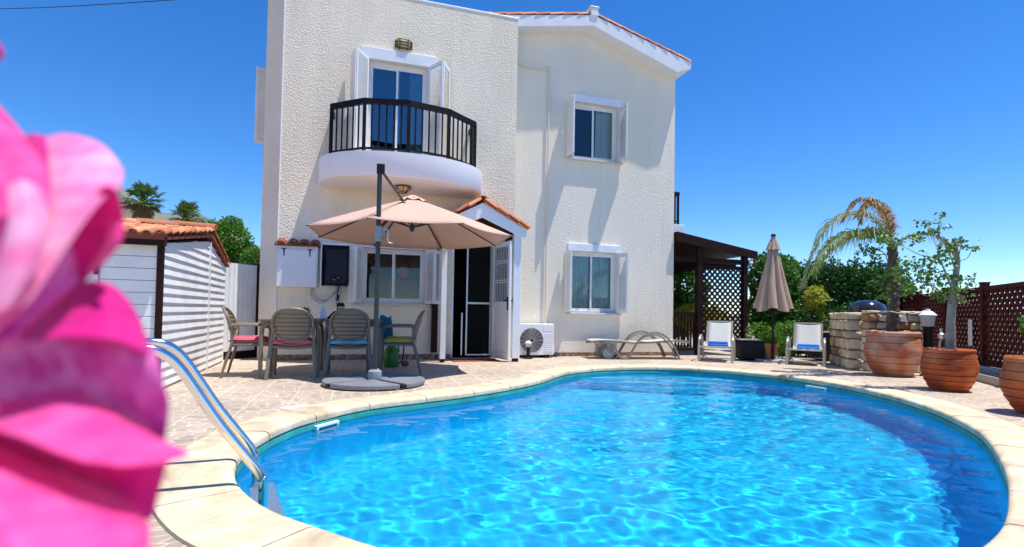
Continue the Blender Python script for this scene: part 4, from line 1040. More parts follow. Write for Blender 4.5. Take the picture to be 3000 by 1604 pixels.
# ================================================================== SHED AND GATE (left)
def shed():
    t = hthing('shed', 'white boarded garden shed with brown corner post and terracotta tiled roof', 'shed', -.60, 3.2, 0, R(2.1))
    D_, ym, z0, zf, zm, zr, Lx = 2.95, 1.92, .03, 1.46, 1.72, 1.46, 3.4
    def ztop(y): return zf+(zm-zf)*y/ym if y < ym else zm+(zr-zm)*(y-ym)/(D_-ym)
    # lap boards of the right wall
    s = M(); hb = .094; n = int(zm/hb)+1
    for (ya, yb) in ((.0, ym-.012), (ym+.012, D_)):
        for i in range(n):
            za = z0+i*hb; zb = za+hb
            ys = [ya, yb]
            # clip the board against the sloping top
            m_ = 10; pts = [ya+(yb-ya)*k/m_ for k in range(m_+1)]
            for k in range(m_):
                y1, y2 = pts[k], pts[k+1]
                t1, t2 = min(zb, ztop(y1)), min(zb, ztop(y2))
                if t1 <= za+.004 and t2 <= za+.004: continue
                t1 = max(t1, za+.001); t2 = max(t2, za+.001)
                x1 = .019-.019*(t1-za)/hb; x2 = .019-.019*(t2-za)/hb; w1 = .004*fnoise(y1*3, i*2.7); w2 = .004*fnoise(y2*3, i*2.7)
                s.add([(.019+w1*.4, y1, za+w1), (.019+w2*.4, y2, za+w2), (x2, y2, t2), (x1, y1, t1)], [(0, 1, 2, 3)])
                s.add([(.019+w1*.4, y1, za+w1), (.019+w2*.4, y2, za+w2), (-.006, y2, za+.001), (-.006, y1, za+.001)], [(3, 2, 1, 0)])
    s.build('side_boarding', 'white_board', t, bevel=-1)
    M().box(-.004, .034, ym-.012, ym+.012, 0, zm-.01).box(-.01, .02, D_, D_+.03, 0, zr).build('side_batten', 'white_board', t)
    # core
    s = M(); s.prism([(.03, 0), (D_-.01, 0), (D_-.01, zr), (ym, zm), (.03, zf)], 'x', -Lx, -.008); s.build('wall', 'white_board', t)
    # front planks
    s = M()
    i = 0; z = .03
    while z < zf-.02:
        e = min(z+.118, zf); s.box(-.50, -.037, .005, .03, z, e-.006); z = e
    s.build('front_boarding', 'white_board', t, bevel=.003)
    s = M(); s.box(-1.44, -.515, .0, .028, .04, 1.43)
    dr = s.build('door', 'white_board', t, bevel=.003)
    s = M()
    for k in range(8): s.box(-1.435+k*.116, -1.435+k*.116+.108, -.006, -.0005, .04, 1.43)
    s.build('plank', 'white_board', dr, bevel=.003)['kind'] = 'stuff'
    s = M(); s.prism([(-.52, 1.17), (-.52, 1.205), (-.85, 1.195), (-.85, 1.18)], 'y', -.014, -.007); s.box(-.545, -.51, -.014, -.0065, 1.13, 1.245); s.build('hinge', 'black_metal', dr)
    M().box(-.035, .020, -.02, .03, 0, zf).build('corner_post', 'dark_wood', t, bevel=.004)
    M().box(-Lx, .05, -.10, -.03, zf-.03, zf+.05).build('eaves_board', 'dark_wood', t)
    # roof deck and tiles
    M().box(-Lx, .05, -.13, -.02, zf+.05, zf+.085).build('mortar', 'terracotta_dark', t)
    s = M(); s.prism([(-.12, zf+.02), (ym, zm+.06), (D_+.1, zr+.0), (D_+.1, zr+.03), (ym, zm+.10), (-.12, zf+.05)], 'x', -Lx-.05, .05); s.build('roof', 'terracotta_dark', t)
    s = M(); rnd = random.Random(2); nx = 30
    for q in range(nx):
        x = .02-q*.112
        tile_course(s, (x, -.14, zf+.07+rnd.uniform(-.006, .006)), (x+rnd.uniform(-.01, .01), ym-.02, zm+.135), 9, 0, None, 0, .048)
        tile_course(s, (x, D_+.12, zr+.05), (x, ym+.02, zm+.135), 5, 0, None, 0, .048)
        # pan tiles between
        if q < nx-1: tile_course(s, (x-.056, -.12, zf+.045), (x-.056, ym-.02, zm+.10), 9, 0, None, 0, .036)
    s.build('tile', 'roof_tile', t, smooth=True, bevel=-1)['kind'] = 'stuff'
    s = M()
    for k in range(9): tile_course(s, (.08-k*.42, ym, zm+.17), (.08-(k+1)*.42, ym, zm+.17), 1, 0, None, 0, .085)
    s.build('ridge_tile', 'roof_tile', t, smooth=True)['kind'] = 'stuff'
shed()
t = thing('gate', 'white vertical board garden gate between the shed and the villa', 'gate', W(-.86, -.05, 0), YAW+R(38)*0+R(-0))
a = Vector((0, 0, 0)); s = M()
gx = [(-.0+i*.082, .0) for i in range(6)]
gd = Vector((.50, .62, 0)).normalized()
mt = Matrix(((gd.x, -gd.y, 0, 0), (gd.y, gd.x, 0, 0), (0, 0, 1, 0), (0, 0, 0, 1)))
for i in range(8): s.box(.02+i*.088, .02+i*.088+.083, -.012, .012, .13, 1.56, mt)
s.box(.02, .72, .012, .03, .3, .4, mt).box(.02, .72, .012, .03, 1.3, 1.4, mt); s.build('board', 'white_board', t, bevel=.002)
M().box(-.04, .10, -.022, -.0125, 1.34, 1.38, mt).build('hinge', 'black_metal', t)
M().box(.0, .74, -.01, .02, .0, .125, mt).build('gap_strip', 'dark_wood', t)  # dark strip stands in for the dark gap beneath the gate
M().box(.735, .79, -.03, .03, 0, 1.60, mt).build('gate_post', 'dark_wood', t)

# ================================================================== TREES AND PALMS BEHIND (left)
def fan_palm(label, X, Y, zc, r, seed, trunk_r, skirt):
    t = thing('fan_palm', label, 'palm tree', (X, Y, -.1), 0, 'fan palms beyond the shed')
    s = M(); s.tube([(0, 0, 0), (.1, 0, zc*.5), (0, 0, zc)], [trunk_r*1.3, trunk_r, trunk_r*.9], 10).build('trunk', 'bark_palm', t, smooth=True)
    rnd = random.Random(seed)
    def fans(n, e0, e1, L0, s):
        for i in range(n):
            a = rnd.uniform(0, 2*PI); el = rnd.uniform(e0, e1); d = Vector((math.cos(a)*math.cos(el), math.sin(a)*math.cos(el), math.sin(el)))
            L1 = L0*rnd.uniform(.7, 1.05); p0 = Vector((0, 0, zc)); p1 = p0+d*L1*.55
            s.tube([p0, p1], .02*r, 4)
            sd = Vector((-math.sin(a), math.cos(a), 0)); up = sd.cross(d)*-1
            for k in range(15):
                f = (k-7)/7*1.35; dr = (d*math.cos(f)+sd*math.sin(f)); tip = p1+dr*L1*.5*(1-.2*abs(f))+Vector((0, 0, -.12*L1*rnd.uniform(.6, 1.6)))
                w_ = (d*-math.sin(f)+sd*math.cos(f))*.028*L1; m_ = p1.lerp(tip, .55)+Vector((0, 0, .03*L1))
                s.add([p1, m_+w_, tip, m_-w_], [(0, 1, 2, 3)])
        return s
    fans(46, -.35, 1.35, r, M()).build('crown', 'fan_leaf', t, bevel=-1)
    if skirt: fans(34, -1.4, -.2, r*.72, M()).build('dead_skirt', 'frond_dry', t, bevel=-1)
p_ = at(360, 508, 40); fan_palm('taller fan palm with a skirt of dead fronds, beyond the shed roof', p_.x, 40, p_.z, 2.0, 4, .22, True)
p_ = at(470, 543, 44); fan_palm('smaller fan palm to the right of the taller one, beyond the shed roof', p_.x, 44, p_.z-.3, 2.0, 8, .2, True)
p_ = at(578, 610, 16)
bush('tree', 'bright green leafy tree above the white gate, left of the villa', 'tree', p_.x, 16, [(0, 0, 2.9, .62, .7, .62), (-.35, 0, 3.1, .4, .5, .45), (.3, .1, 2.5, .55, .5, .45), (-.3, 0, 2.35, .5, .6, .5), (.7, 0, 2.25, .4, .4, .4), (.05, 0, 3.4, .3, .35, .28)], 9000, .10, .032, 'leaf_bright', 11, 6, tr=.06)
p_ = at(640, 640, 15)
bush('shrub', 'round bright green shrub squeezed between the gate and the villa corner', 'shrub', p_.x, 15, [(0, 0, 2.2, .35, .4, .38), (.1, 0, 1.9, .4, .4, .4)], 2600, .09, .028, 'leaf_mid', 12, 4)
p_ = at(515, 552, 30)
bush('tree', 'small tree top peeping over the ridge of the shed beside the smaller palm', 'tree', p_.x, 30, [(0, 0, 5.1, .7, .7, .7), (-.6, 0, 4.6, .8, .8, .7)], 2600, .16, .05, 'leaf_mid', 13, 3, tr=.1)
# overhead cable
t = thing('overhead_cable', 'thin dark cable crossing the sky at the top left', 'cable', (0, 0, 0))
pa, pb = at(-300, 18, 13), at(520, -6, 8.6); pc = W(-.2, -.3, 6.25)
M().tube(spline([pa, (pa+pb)/2+Vector((0, 0, -.12)), pb, pc], 8), .008, 5).build('wire', 'cable', t, smooth=True)
M().tube(spline([pc+Vector((.05, 0, -.1)), pc+Vector((-.06, -.03, -.12)), pc+Vector((-.08, -.03, 0)), pc], 5), .012, 6).build('hook', 'black_metal', t, smooth=True)

# ================================================================== LOUNGERS
def wave_lounger():
    t = hthing('sun_lounger', 'flat taupe lounger with wavy arched tube frame and wheel along the villa wall', 'sun lounger', 6.12, .44, 0, R(-7))
    def q(x, y): return ((x-370)*.00205, 0, max(.012, (485-y)*.002))
    front = [(205, 330), (240, 345), (262, 400), (285, 450), (320, 476), (360, 478), (398, 440), (440, 360), (490, 290), (550, 248), (630, 230), (710, 250), (775, 300), (830, 370), (878, 485)]
    inner = [(60, 345), (130, 335), (200, 325), (236, 330), (262, 380), (290, 440), (330, 466), (370, 462), (410, 420), (455, 345), (505, 295), (570, 262), (640, 252), (700, 268), (760, 318), (812, 385), (850, 478)]
    for dy in (0, .60):
        M().tube(spline([Vector(q(*p))+Vector((0, dy, 0)) for p in front], 4), .021, 8).build('side_frame', 'lounger_frame', t, smooth=True)
        M().tube(spline([Vector(q(*p))+Vector((0, dy+(.04 if dy == 0 else -.04), 0)) for p in inner], 4), .016, 8).build('side_frame', 'lounger_frame', t, smooth=True)
    top = [(60, 318), (150, 312), (300, 318), (450, 330), (600, 326), (760, 312), (900, 305), (990, 322)]
    pts = spline([Vector(q(*p)) for p in top], 5); s = M(); k = len(pts)
    s.grid(k, 8, lambda a, b: (pts[min(k-1, round(a*(k-1)))].x, .05+b*.50, pts[min(k-1, round(a*(k-1)))].z-.012*math.sin(b*PI)))
    s.build('sling', 'sling_grey', t, smooth=True, solid=.026)
    for y in (.045, .555): M().tube([Vector((p.x, y, p.z)) for p in pts], .016, 8).build('rail', 'lounger_frame', t, smooth=True)
    s = M(); 
    for x in (60, 300, 560, 760, 985): z = q(x, 325)[2]; s.tube([(q(x, 0)[0], .045, z), (q(x, 0)[0], .555, z)], .011, 6)
    s.tube([(q(870, 0)[0], 0, .06), (q(870, 0)[0], .6, .06)], .012, 6).tube([(q(360, 0)[0], 0, .03), (q(360, 0)[0], .6, .03)], .012, 6)
    s.build('crossbar', 'lounger_frame', t, smooth=True)
    for y in (.10, .46):
        w = M().lathe([(.02, -.02), (.10, -.02), (.112, -.012), (.112, .012), (.10, .02), (.02, .02)], 24).build('wheel', 'grey_plastic_light', t, smooth=True, angle=30)
        w.location = (q(205, 0)[0], y, .112); w.rotation_euler.x = R(90)
        M().lathe([(.001, -.023), (.03, -.023), (.03, .023), (.001, .023)], 16).build('hub', 'sling', w, smooth=True, angle=30)
    M().tube([(q(205, 0)[0], .05, .112), (q(205, 0)[0], .55, .112)], .01, 6).build('axle', 'lounger_frame', t)
    for y in (.03, .57): M().tube([(q(130, 0)[0], y, .33), (q(205, 0)[0], y, .112), (q(240, 0)[0], y, .33)], .010, 6).build('wheel_bracket', 'lounger_frame', t, smooth=True)
wave_lounger()
def sunbed():
    t = thing('sun_chair', '', 'sun chair')
    w = .225
    side = spline([(0, .02, .285), (0, .25, .265), (0, .50, .25), (0, .60, .285), (0, .70, .47), (0, .82, .73)], 6); k = len(side)
    s = M(); s.grid(k, 7, lambda a, b: (-w+.015+(2*w-.03)*b, side[min(k-1, round(a*(k-1)))].y, side[min(k-1, round(a*(k-1)))].z-.014*math.sin(b*PI)))
    s.build('sling', 'sling', t, smooth=True, solid=.008)
    for sx in (-1, 1):
        M().tube([Vector((sx*w, p.y, p.z)) for p in side], .015, 8).build('side_rail', 'sling_frame', t, smooth=True)
        M().tube(spline([(sx*.285, .0, .0), (sx*.285, -.01, .25), (sx*.285, .03, .41), (sx*.285, .18, .475), (sx*.285, .36, .46), (sx*.285, .50, .36), (sx*.285, .56, .16), (sx*.285, .58, 0)], 6), .019, 8, sq=.8).build('arm_loop', 'sling_frame', t, smooth=True)
        M().box(sx*.285-.024, sx*.285+.024, -.03, .03, .0, .30).build('leg', 'sling_frame', t, bevel=.008)
        M().tube(spline([(sx*.285, .56, .16), (sx*.27, .70, .06), (sx*.27, 1.0, .03), (sx*.27, 1.05, .0)], 4), .014, 6).build('rear_leg', 'sling_frame', t, smooth=True)
    for nm, a, b, r in (('crossbar', (-.30, .0, .27), (.30, .0, .27), .014), ('crossbar', (-.29, .0, .07), (.29, .0, .07), .011), ('crossbar', (-.225, .825, .735), (.225, .825, .735), .013), ('crossbar', (-.28, .56, .10), (.28, .56, .10), .012)):
        M().tube([a, b], r, 8).build(nm, 'sling_frame', t, smooth=True)
    return t
sb = sunbed(); g = 'cream sling sun chairs facing the pool'
sb.location = (3.74, 9.42, 0); sb.rotation_euler.z = R(-27)
tag(sb, 'cream sling sun chair beside the black cube table, under the lattice screen', 'sun chair', g)
s2 = copy_tree(sb); s2.location = (5.17, 9.05, 0); s2.rotation_euler.z = R(-33)
tag(s2, 'cream sling sun chair between the closed parasol and the stone wall', 'sun chair', g)
def towel(o, label, m, seed, L_=.33):
    s = M(); rnd = random.Random(seed)
    for k, (dz, rr) in enumerate([(.03, .032), (.075, .026)]):
        s.grid(14, 12, lambda a, b: ((a-.5)*L_*(1-.05*k)+.006*fnoise(b*4, a*3, seed+k), .015*k+rr*2.1*math.cos(b*2*PI)*(1+.1*fnoise(a*5, b*2, seed)), dz+rr*.95*math.sin(b*2*PI)*(1+.25*fnoise(a*5, b*3, seed+k))))
    me = s.build('towel', m, None, smooth=True, bevel=-1, angle=180); me.matrix_world = o.matrix_basis @ Matrix.Translation((.0 if seed < 3 else .02, .46, .262)); tag(me, label, 'towel', 'rolled towels on the sun chairs')
towel(sb, 'royal blue rolled towel on the sun chair beside the black cube table', 'towel_blue', 2, .36)
towel(s2, 'lighter azure rolled towel on the sun chair by the stone wall', 'towel_azure', 5, .36)

t = thing('side_table', 'dark charcoal rounded cube side table between sun chair and terracotta pot', 'side table', (4.66, 10.05, 0), R(-5))
M().box(-.23, .23, -.2, .2, .01, .38).build('body', 'charcoal_wicker', t, bevel=.05)
M().box(-.215, .215, -.185, .185, .382, .40).build('top', 'grey_plastic_light', t, bevel=.006)

def pot(name, label, x, y, prof, m, seg=40, group=None, wob=.006):
    t = thing(name, label, 'plant pot', (x, y, 0), 0, group)
    full = []
    for i in range(len(prof)-1):
        full.append(prof[i])
    full.append(prof[-1])
    s = M(); s.lathe(full, seg, fn=lambda a, r, z: r*(1+wob*math.sin(a*3+z*9)+wob*.9*math.sin(a*5+z*37)+.012*fnoise(math.cos(a)*2, math.sin(a)*2+x, z*14)) if r > .01 else r)
    s.build('pot', m, t, smooth=True, angle=35)
    return t
def ridged(rb, rm, rt, h, nb, lip=.02):
    out = [(rb, 0)]
    for i in range(nb):
        t0, t1 = i/nb, (i+1)/nb
        def rad(t): return rb+(rm-rb)*math.sin(min(1, t/.62)*PI/2) if t < .62 else rm+(rt-rm)*((t-.62)/.38)**1.5
        out += [(rad(t0)+.010, t0*h*.9+.004), (rad(t1)+.014, t1*h*.9-.006), (rad(t1)+.002, t1*h*.9)]
    out += [(rt+lip, h*.90), (rt+lip+.006, h*.97), (rt+lip*.6, h), (rt-.02, h), (rt-.035, h*.97), (rt-.04, h*.88), (.001, h*.88)]
    return out
P1 = (5.72, 7.72); P2 = (5.27, 6.20); P3 = (4.80, 4.66)
gp = 'large ribbed terracotta pots by the fence'
t1 = pot('terracotta_pot', 'biggest faded terracotta pot with the potted palm, before the stone wall', P1[0], P1[1], ridged(.225, .345, .305, .66, 6, .03), 'terracotta_faded', group=gp)
t2 = pot('terracotta_pot', 'orange ribbed terracotta pot with the pale trunked tree, right of the lamp post', P2[0], P2[1], ridged(.165, .262, .235, .50, 7, .012), 'terracotta_pot', group=gp)
t3 = pot('terracotta_pot', 'orange ribbed terracotta pot cut by the right edge of the photo', P3[0], P3[1], ridged(.15, .27, .235, .52, 6, .012), 'terracotta_pot', group=gp)
t4 = pot('flower_pot', 'small terracotta pot of grassy lavender beside the black cube table', 4.98, 9.92, [(.10, 0), (.15, .28), (.165, .285), (.165, .34), (.15, .34), (.145, .30), (.001, .30)], 'small_pot', 24)
for tt, r, z in ((t1, .285, .60), (t2, .205, .455), (t3, .205, .475), (t4, .14, .302)):
    M().lathe([(r*.98, z-.01), (r*.6, z+.01), (.001, z+.02)], 20).build('soil', 'soil', tt, smooth=True)
def grassy(name, label, cat, x, y, z, r, h, n, m, seed, w=.004):
    rnd = random.Random(seed); s = M()
    for i in range(n):
        a = rnd.uniform(0, 6.28); q = r*.4*math.sqrt(rnd.random()); p = Vector((q*math.cos(a), q*math.sin(a), 0)); el = rnd.uniform(.5, 1.5)
        d = Vector((math.cos(a)*math.cos(el), math.sin(a)*math.cos(el), math.sin(el))); L_ = h*rnd.uniform(.6, 1.15)
        m_ = p+d*L_*.6; tp = m_+(d+Vector((0, 0, -.5)))*L_*.4; sd = Vector((-d.y, d.x, 0)); sd = (sd.normalized() if sd.length > .01 else Vector((1, 0, 0)))*w
        s.add([p-sd, p+sd, m_+sd, tp, m_-sd], [(0, 1, 2, 4), (4, 2, 3)])
        for k in range(3):
            leafquad(s, p.lerp(tp, rnd.uniform(.3, .9)), d+Vector((rnd.uniform(-1, 1), rnd.uniform(-1, 1), rnd.uniform(0, .6))), .05, .004, rnd)
    o = s.build(name, m, None, bevel=-1, loc=(x, y, z)); tag(o, label, cat); return o
grassy('lavender_plant', 'bushy grey green lavender growing in the small terracotta pot', 'plant', 4.98, 9.92, .30, .17, .24, 420, 'leaf_bright', 21)
bush('shrub', 'loose green shrub behind the closed parasol pole near the ground', 'shrub', 5.45, 10.5, [(0, 0, .40, .30, .25, .28), (.2, 0, .55, .22, .2, .2), (-.35, .1, .45, .25, .2, .28)], 1500, .07, .02, 'leaf_bright', 22, 6, tr=.012)

# closed parasol
def closed_parasol():
    t = thing('closed_parasol', 'closed taupe parasol hanging in folds on a pole between the sun chairs', 'parasol', (4.93, 9.70, 0))
    M().tube([(0, 0, .04), (0, 0, 2.40)], .019, 10).build('pole', 'black_metal', t, smooth=True)
    s = M(); nz, na = 26, 96
    def f(a, b):
        z = .98+1.28*(1-b)
        r = .04+.265*b**1.05; an = a*2*PI
        fold = abs(math.sin(an*4+.5*math.sin(b*3)))**.7; r2 = r*(.62+.42*fold)+.012*fnoise(math.cos(an)*3, math.sin(an)*3, b*4)
        z += -.035*b*(1 if b > .9 else b)*(math.sin(an*4)) + .02*b*fnoise(math.cos(an)*2, math.sin(an)*2, 4)
        return (r2*math.cos(an)*1.12, r2*math.sin(an), z)
    s.grid(na+1, nz, f); s.build('canopy', 'closed_fabric', t, smooth=True, bevel=-1, angle=180)
    s = M()
    def g2(a, b):
        an = a*2*PI; fold = abs(math.sin(an*4)); r = (.018+.10*b)*(.7+.35*fold); return (r*math.cos(an)*1.15, r*math.sin(an), 2.385-.26*b-.02*b*fold)
    s.grid(49, 8, g2); s.build('vent', 'closed_fabric', t, smooth=True, bevel=-1, angle=180)
    M().lathe([(.045, 2.37), (.045, 2.40), (.02, 2.42), (.001, 2.425)], 12).build('finial', 'black_metal', t, smooth=True)
    M().lathe([(.03, .04), (.03, .30), (.02, .31)], 12).build('socket', 'black_metal', t, smooth=True)
    s = M(); s.box(-.26, .26, -.22, .22, 0, .045); o = s.build('base', 'grey_plastic_light', t, bevel=.015)
closed_parasol()

# ================================================================== PERGOLA right of the villa
def lattice(s, x0, x1, z0, z1, p, w, mtx, th=.008):
    for sg in (1, -1):
        c = -((z1-z0)+(x1-x0)); 
        n = int(2*((z1-z0)+(x1-x0))/p)+2
        for i in range(n):
            c0 = c+i*p       # line: (x-x0) - sg*(z-z0) = c0
            if sg == 1: c1 = c0; pts = []
            lo, hi = x0, x1
            # z = z0 + sg*((x-x0)-c0)
            xa = [x0+c0+sg*(0), x0+c0+sg*(z1-z0)]; a, b = min(xa), max(xa); a = max(a, x0); b = min(b, x1)
            if b-a < .02: continue
            za = z0+sg*((a-x0)-c0); zb = z0+sg*((b-x0)-c0); y = .004*sg
            P_, Q_ = Vector((a, y, za)), Vector((b, y, zb)); d = (Q_-P_).normalized(); nn = Vector((-d.z, 0, d.x))*w/2
            vs = [P_-nn, Q_-nn, Q_+nn, P_+nn]; vs = [mtx @ v_ for v_ in [v_+Vector((0, -th/2, 0)) for v_ in vs]+[v_+Vector((0, th/2, 0)) for v_ in vs]]
            s.add(vs, [(0, 1, 2, 3), (7, 6, 5, 4), (0, 4, 5, 1), (1, 5, 6, 2), (2, 6, 7, 3), (3, 7, 4, 0)])
t = hthing('pergola', 'dark brown timber pergola with sloping roof and lattice screen beside the villa', 'pergola', 7.64, VR, 0)
I4 = Matrix.Identity(4)
def pzr(x): return 2.60-.155*x
s = M(); s.prism([(0, pzr(0)-.20), (2.02, pzr(2.02)-.17), (2.06, pzr(2.06)), (0, pzr(0))], 'y', -.10, -.03); s.build('fascia', 'dark_wood', t)
s = M(); s.prism([(0, pzr(0)-.05), (2.1, pzr(2.1)-.05), (2.1, pzr(2.1)+.0), (0, pzr(0)+.0)], 'y', -.02, 3.3); s.build('roof', 'dark_wood', t)
s = M()
for k in range(8): y = .15+k*.42; s.box(0, 2.05, y, y+.05, 2.0, 2.10)
s.build('rafter', 'dark_wood', t)['kind'] = 'stuff'
for x, y in ((.60, .0), (1.78, .0), (1.78, 3.1), (.05, 3.1)): M().box(x-.05, x+.06, y-.05, y+.06, 0, pzr(x)-.06).build('post', 'dark_wood', t, bevel=.004)
for bx in ((.0, 2.0, -.02, .04, 2.0, 2.09), (.66, 1.73, -.02, .03, 1.86, 1.94), (.66, 1.73, -.02, .03, .30, .38), (.0, .55, -.02, .03, .86, .92), (0, .55, -.02, .03, .10, .16)): M().box(*bx).build('beam', 'dark_wood', t)
s = M(); lattice(s, .66, 1.73, .38, 1.86, .135, .045, Matrix.Translation((0, .0, 0))); s.build('lattice', 'dark_wood', t, bevel=-1)
s = M()
for k in range(7): s.box(.03+k*.075, .03+k*.075+.03, -.01, .02, .16, .86)
s.build('balustrade', 'dark_wood', t)['kind'] = 'stuff'
t = hthing('hanging_lamp', 'small white globe lamp under the outer corner of the pergola', 'lamp', 9.46, VR+.16, 1.98)
M().lathe([(.001, 0), (.03, .01), (.045, .04), (.03, .075), (.001, .08)], 14).build('globe', 'white_plastic', t, smooth=True)
M().tube([(0, 0, .08), (0, 0, .14)], .008, 6).build('stem', 'black_metal', t)

# greenery beyond the pergola and along the far boundary
bush('shrub', 'leafy green bush seen through the opening under the pergola', 'shrub', 4.95, 14.2, [(-.2, 0, 1.5, .55, .8, .8), (-.5, 0, .9, .6, .6, .7)], 5200, .13, .045, 'leaf_mid', 31, 6)
bush('shrub', 'low yellow green bush behind the pergola balustrade', 'shrub', 4.6, 12.9, [(0, 0, .8, .5, .4, .34), (.4, 0, .75, .35, .3, .3)], 1700, .09, .03, 'leaf_yellow', 32, 5)
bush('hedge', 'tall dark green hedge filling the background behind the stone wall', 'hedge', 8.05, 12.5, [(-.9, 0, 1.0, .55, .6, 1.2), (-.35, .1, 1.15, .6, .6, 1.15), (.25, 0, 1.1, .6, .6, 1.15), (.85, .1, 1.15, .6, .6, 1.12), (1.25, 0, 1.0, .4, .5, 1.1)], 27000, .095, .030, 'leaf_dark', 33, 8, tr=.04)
bush('tree', 'bushy green tree between the pergola and the closed parasol', 'tree', 5.75, 12.3, [(.3, 0, 1.8, .36, .5, .55), (.65, 0, 1.65, .42, .5, .6), (.3, 0, 1.0, .36, .5, .7), (.65, 0, .9, .45, .5, .8), (.5, 0, 2.1, .25, .3, .28)], 9000, .10, .034, 'leaf_mid', 34, 7, tr=.035)
bush('shrub', 'bright yellow lime shrub just right of the closed parasol', 'shrub', 6.62, 11.2, [(0, 0, 1.28, .22, .25, .25), (-.05, 0, .95, .2, .2, .25), (.05, 0, .6, .25, .2, .4)], 2600, .06, .022, 'leaf_yellow', 35, 4, tr=.015)
bush('shrub', 'yellow green bush top above the hedge line left of the palm frond', 'shrub', 6.55, 12.6, [(0, 0, 2.12, .35, .3, .25), (.3, 0, 1.9, .3, .3, .3)], 1800, .09, .03, 'leaf_bright', 36, 4)
bush('shrub', 'feathery light green shrub above the far end of the fence', 'shrub', 9.35, 12.2, [(0, 0, 1.35, .18, .2, .42), (.1, 0, 1.0, .2, .2, .4)], 1500, .10, .012, 'leaf_bright', 37, 3)
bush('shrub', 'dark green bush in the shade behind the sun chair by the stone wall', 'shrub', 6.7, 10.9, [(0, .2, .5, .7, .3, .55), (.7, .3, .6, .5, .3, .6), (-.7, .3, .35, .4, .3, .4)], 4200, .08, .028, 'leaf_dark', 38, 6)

# ================================================================== STONE BARBECUE CORNER
t = thing('stone_wall', 'L shaped dry stone wall with a rusty patch, behind the biggest pot', 'stone wall', (5.70, 8.32, 0))
def stones(s, a, b, th, z0, z1, seed):
    rnd = random.Random(seed); a = Vector(a); b = Vector(b); L_ = (b-a).length; d = (b-a).normalized(); n = Vector((-d.y, d.x, 0)); z = z0
    while z < z1-.02:
        h_ = min(rnd.uniform(.09, .19), z1-z); 
        if z1-z-h_ < .05: h_ = z1-z
        x = 0
        while x < L_-.01:
            w_ = min(rnd.uniform(.13, .30), L_-x)
            if L_-x-w_ < .07: w_ = L_-x
            g_ = .008; j = lambda k=.012: rnd.uniform(-k, k)
            hx, hz = w_/2-g_, h_/2-g_; c = a+d*(x+w_/2)+Vector((0, 0, z+h_/2)); o1, o2 = rnd.uniform(-.025, .02), 0
            k = len(s.v); NN = 4
            # rounded block: subdivided superellipsoid
            for i in range(7):
                th_ = -PI/2+PI*i/6
                for q in range(12):
                    ph = 2*PI*q/12; e = .24
                    sp = lambda v_: math.copysign(abs(v_)**e, v_)
                    X = hx*sp(math.cos(th_))*sp(math.cos(ph)); Yy = (th/2+o1)*sp(math.cos(th_))*sp(math.sin(ph)); Z = hz*sp(math.sin(th_))
                    v_ = c+d*(X+j(.009))+n*(Yy+j(.012))+Vector((0, 0, Z+j(.007))); s.v.append(tuple(v_))
            for i in range(6):
                for q in range(12): s.f.append((k+i*12+q, k+i*12+(q+1) % 12, k+(i+1)*12+(q+1) % 12, k+(i+1)*12+q))
            x += w_
        z += h_
    return s
s = M(); stones(s, (.0, .0, 0), (.85, -.10, 0), .24, 0, .98, 5); stones(s, (-.04, .16, 0), (.42, 1.35, 0), .24, 0, .95, 6)
s.build('stone', 'dry_stone', t, smooth=True, bevel=-1, angle=180)['kind'] = 'stuff'
M().prism([(.05, -.03), (.78, -.12), (.78, .0), (.05, .08)], 'z', 0, .93).build('core', 'joint_grey', t)
t = thing('barbecue', 'black kettle barbecue lid showing above the stone wall', 'barbecue', (6.12, 8.85, 0))
M().lathe([(.001, .70), (.15, .72), (.25, .82), (.285, .94), (.285, .95)], 28).build('bowl', 'bbq_black', t, smooth=True, angle=50)
M().lathe([(.295, .955), (.29, .99), (.24, 1.09), (.14, 1.15), (.001, 1.165)], 28).build('lid', 'bbq_black', t, smooth=True, angle=50)
M().tube(spline([(-.30, -.05, .97), (-.36, -.02, 1.0), (-.33, .05, .98)], 4), .012, 6).build('handle', 'black_plastic', t, smooth=True)
for k in range(3): a = k*2.1; M().tube([(.15*math.cos(a), .15*math.sin(a), .76), (.30*math.cos(a), .30*math.sin(a), 0)], .012, 6).build('leg', 'black_metal', t)
t = thing('outdoor_cabinet', 'dark low cabinet with a pale thin top behind the right sun chair', 'cabinet', (6.30, 10.15, 0))
M().box(-.28, .30, -.2, .25, .02, .555).build('body', 'charcoal_wicker', t, bevel=.01)
M().box(-.31, .33, -.23, .27, .557, .578).build('top', 'alu', t, bevel=.004)
s = M(); s.box(-.02, -.01, -.204, -.2005, .06, .52); s.build('door_gap', 'black_plastic', t)
garden = thing('lamp_post', 'black bollard lamp with white glass head between the two terracotta pots', 'lamp post', (6.25, 7.72, 0))
M().lathe([(.10, 0), (.10, .02), (.058, .04), (.055, .70), (.07, .74), (.001, .74)], 20).build('post', 'black_plastic', garden, smooth=True, angle=50)
M().lathe([(.062, .742), (.075, .75), (.098, .88), (.10, .90)], 10).build('lantern', 'lantern_glass', garden)
M().lathe([(.112, .902), (.112, .915), (.06, .965), (.035, .975), (.03, 1.0), (.001, 1.005)], 20).build('cap', 'white_paint', garden, smooth=True, angle=30)
t = thing('rope', 'pale rope tied between the potted palm trunk and the fence', 'rope', (0, 0, 0))
M().tube(spline([at(2213, 783, 7.55), at(2240, 784, 7.52), at(2262, 788, 7.65), at(2300, 789, 7.8), at(2330, 780, 8.2)], 6), .008, 6).build('cord', 'rope', t, smooth=True)
t = thing('cloth_tag', 'small white cloth rag hanging on the rope by the palm trunk', 'cloth', at(2272, 800, 7.68))
M().prism([(-.05, -.05), (.07, -.07), (.03, .01), (.01, .07)], 'y', -.006, .006).build('rag', 'paper', t)
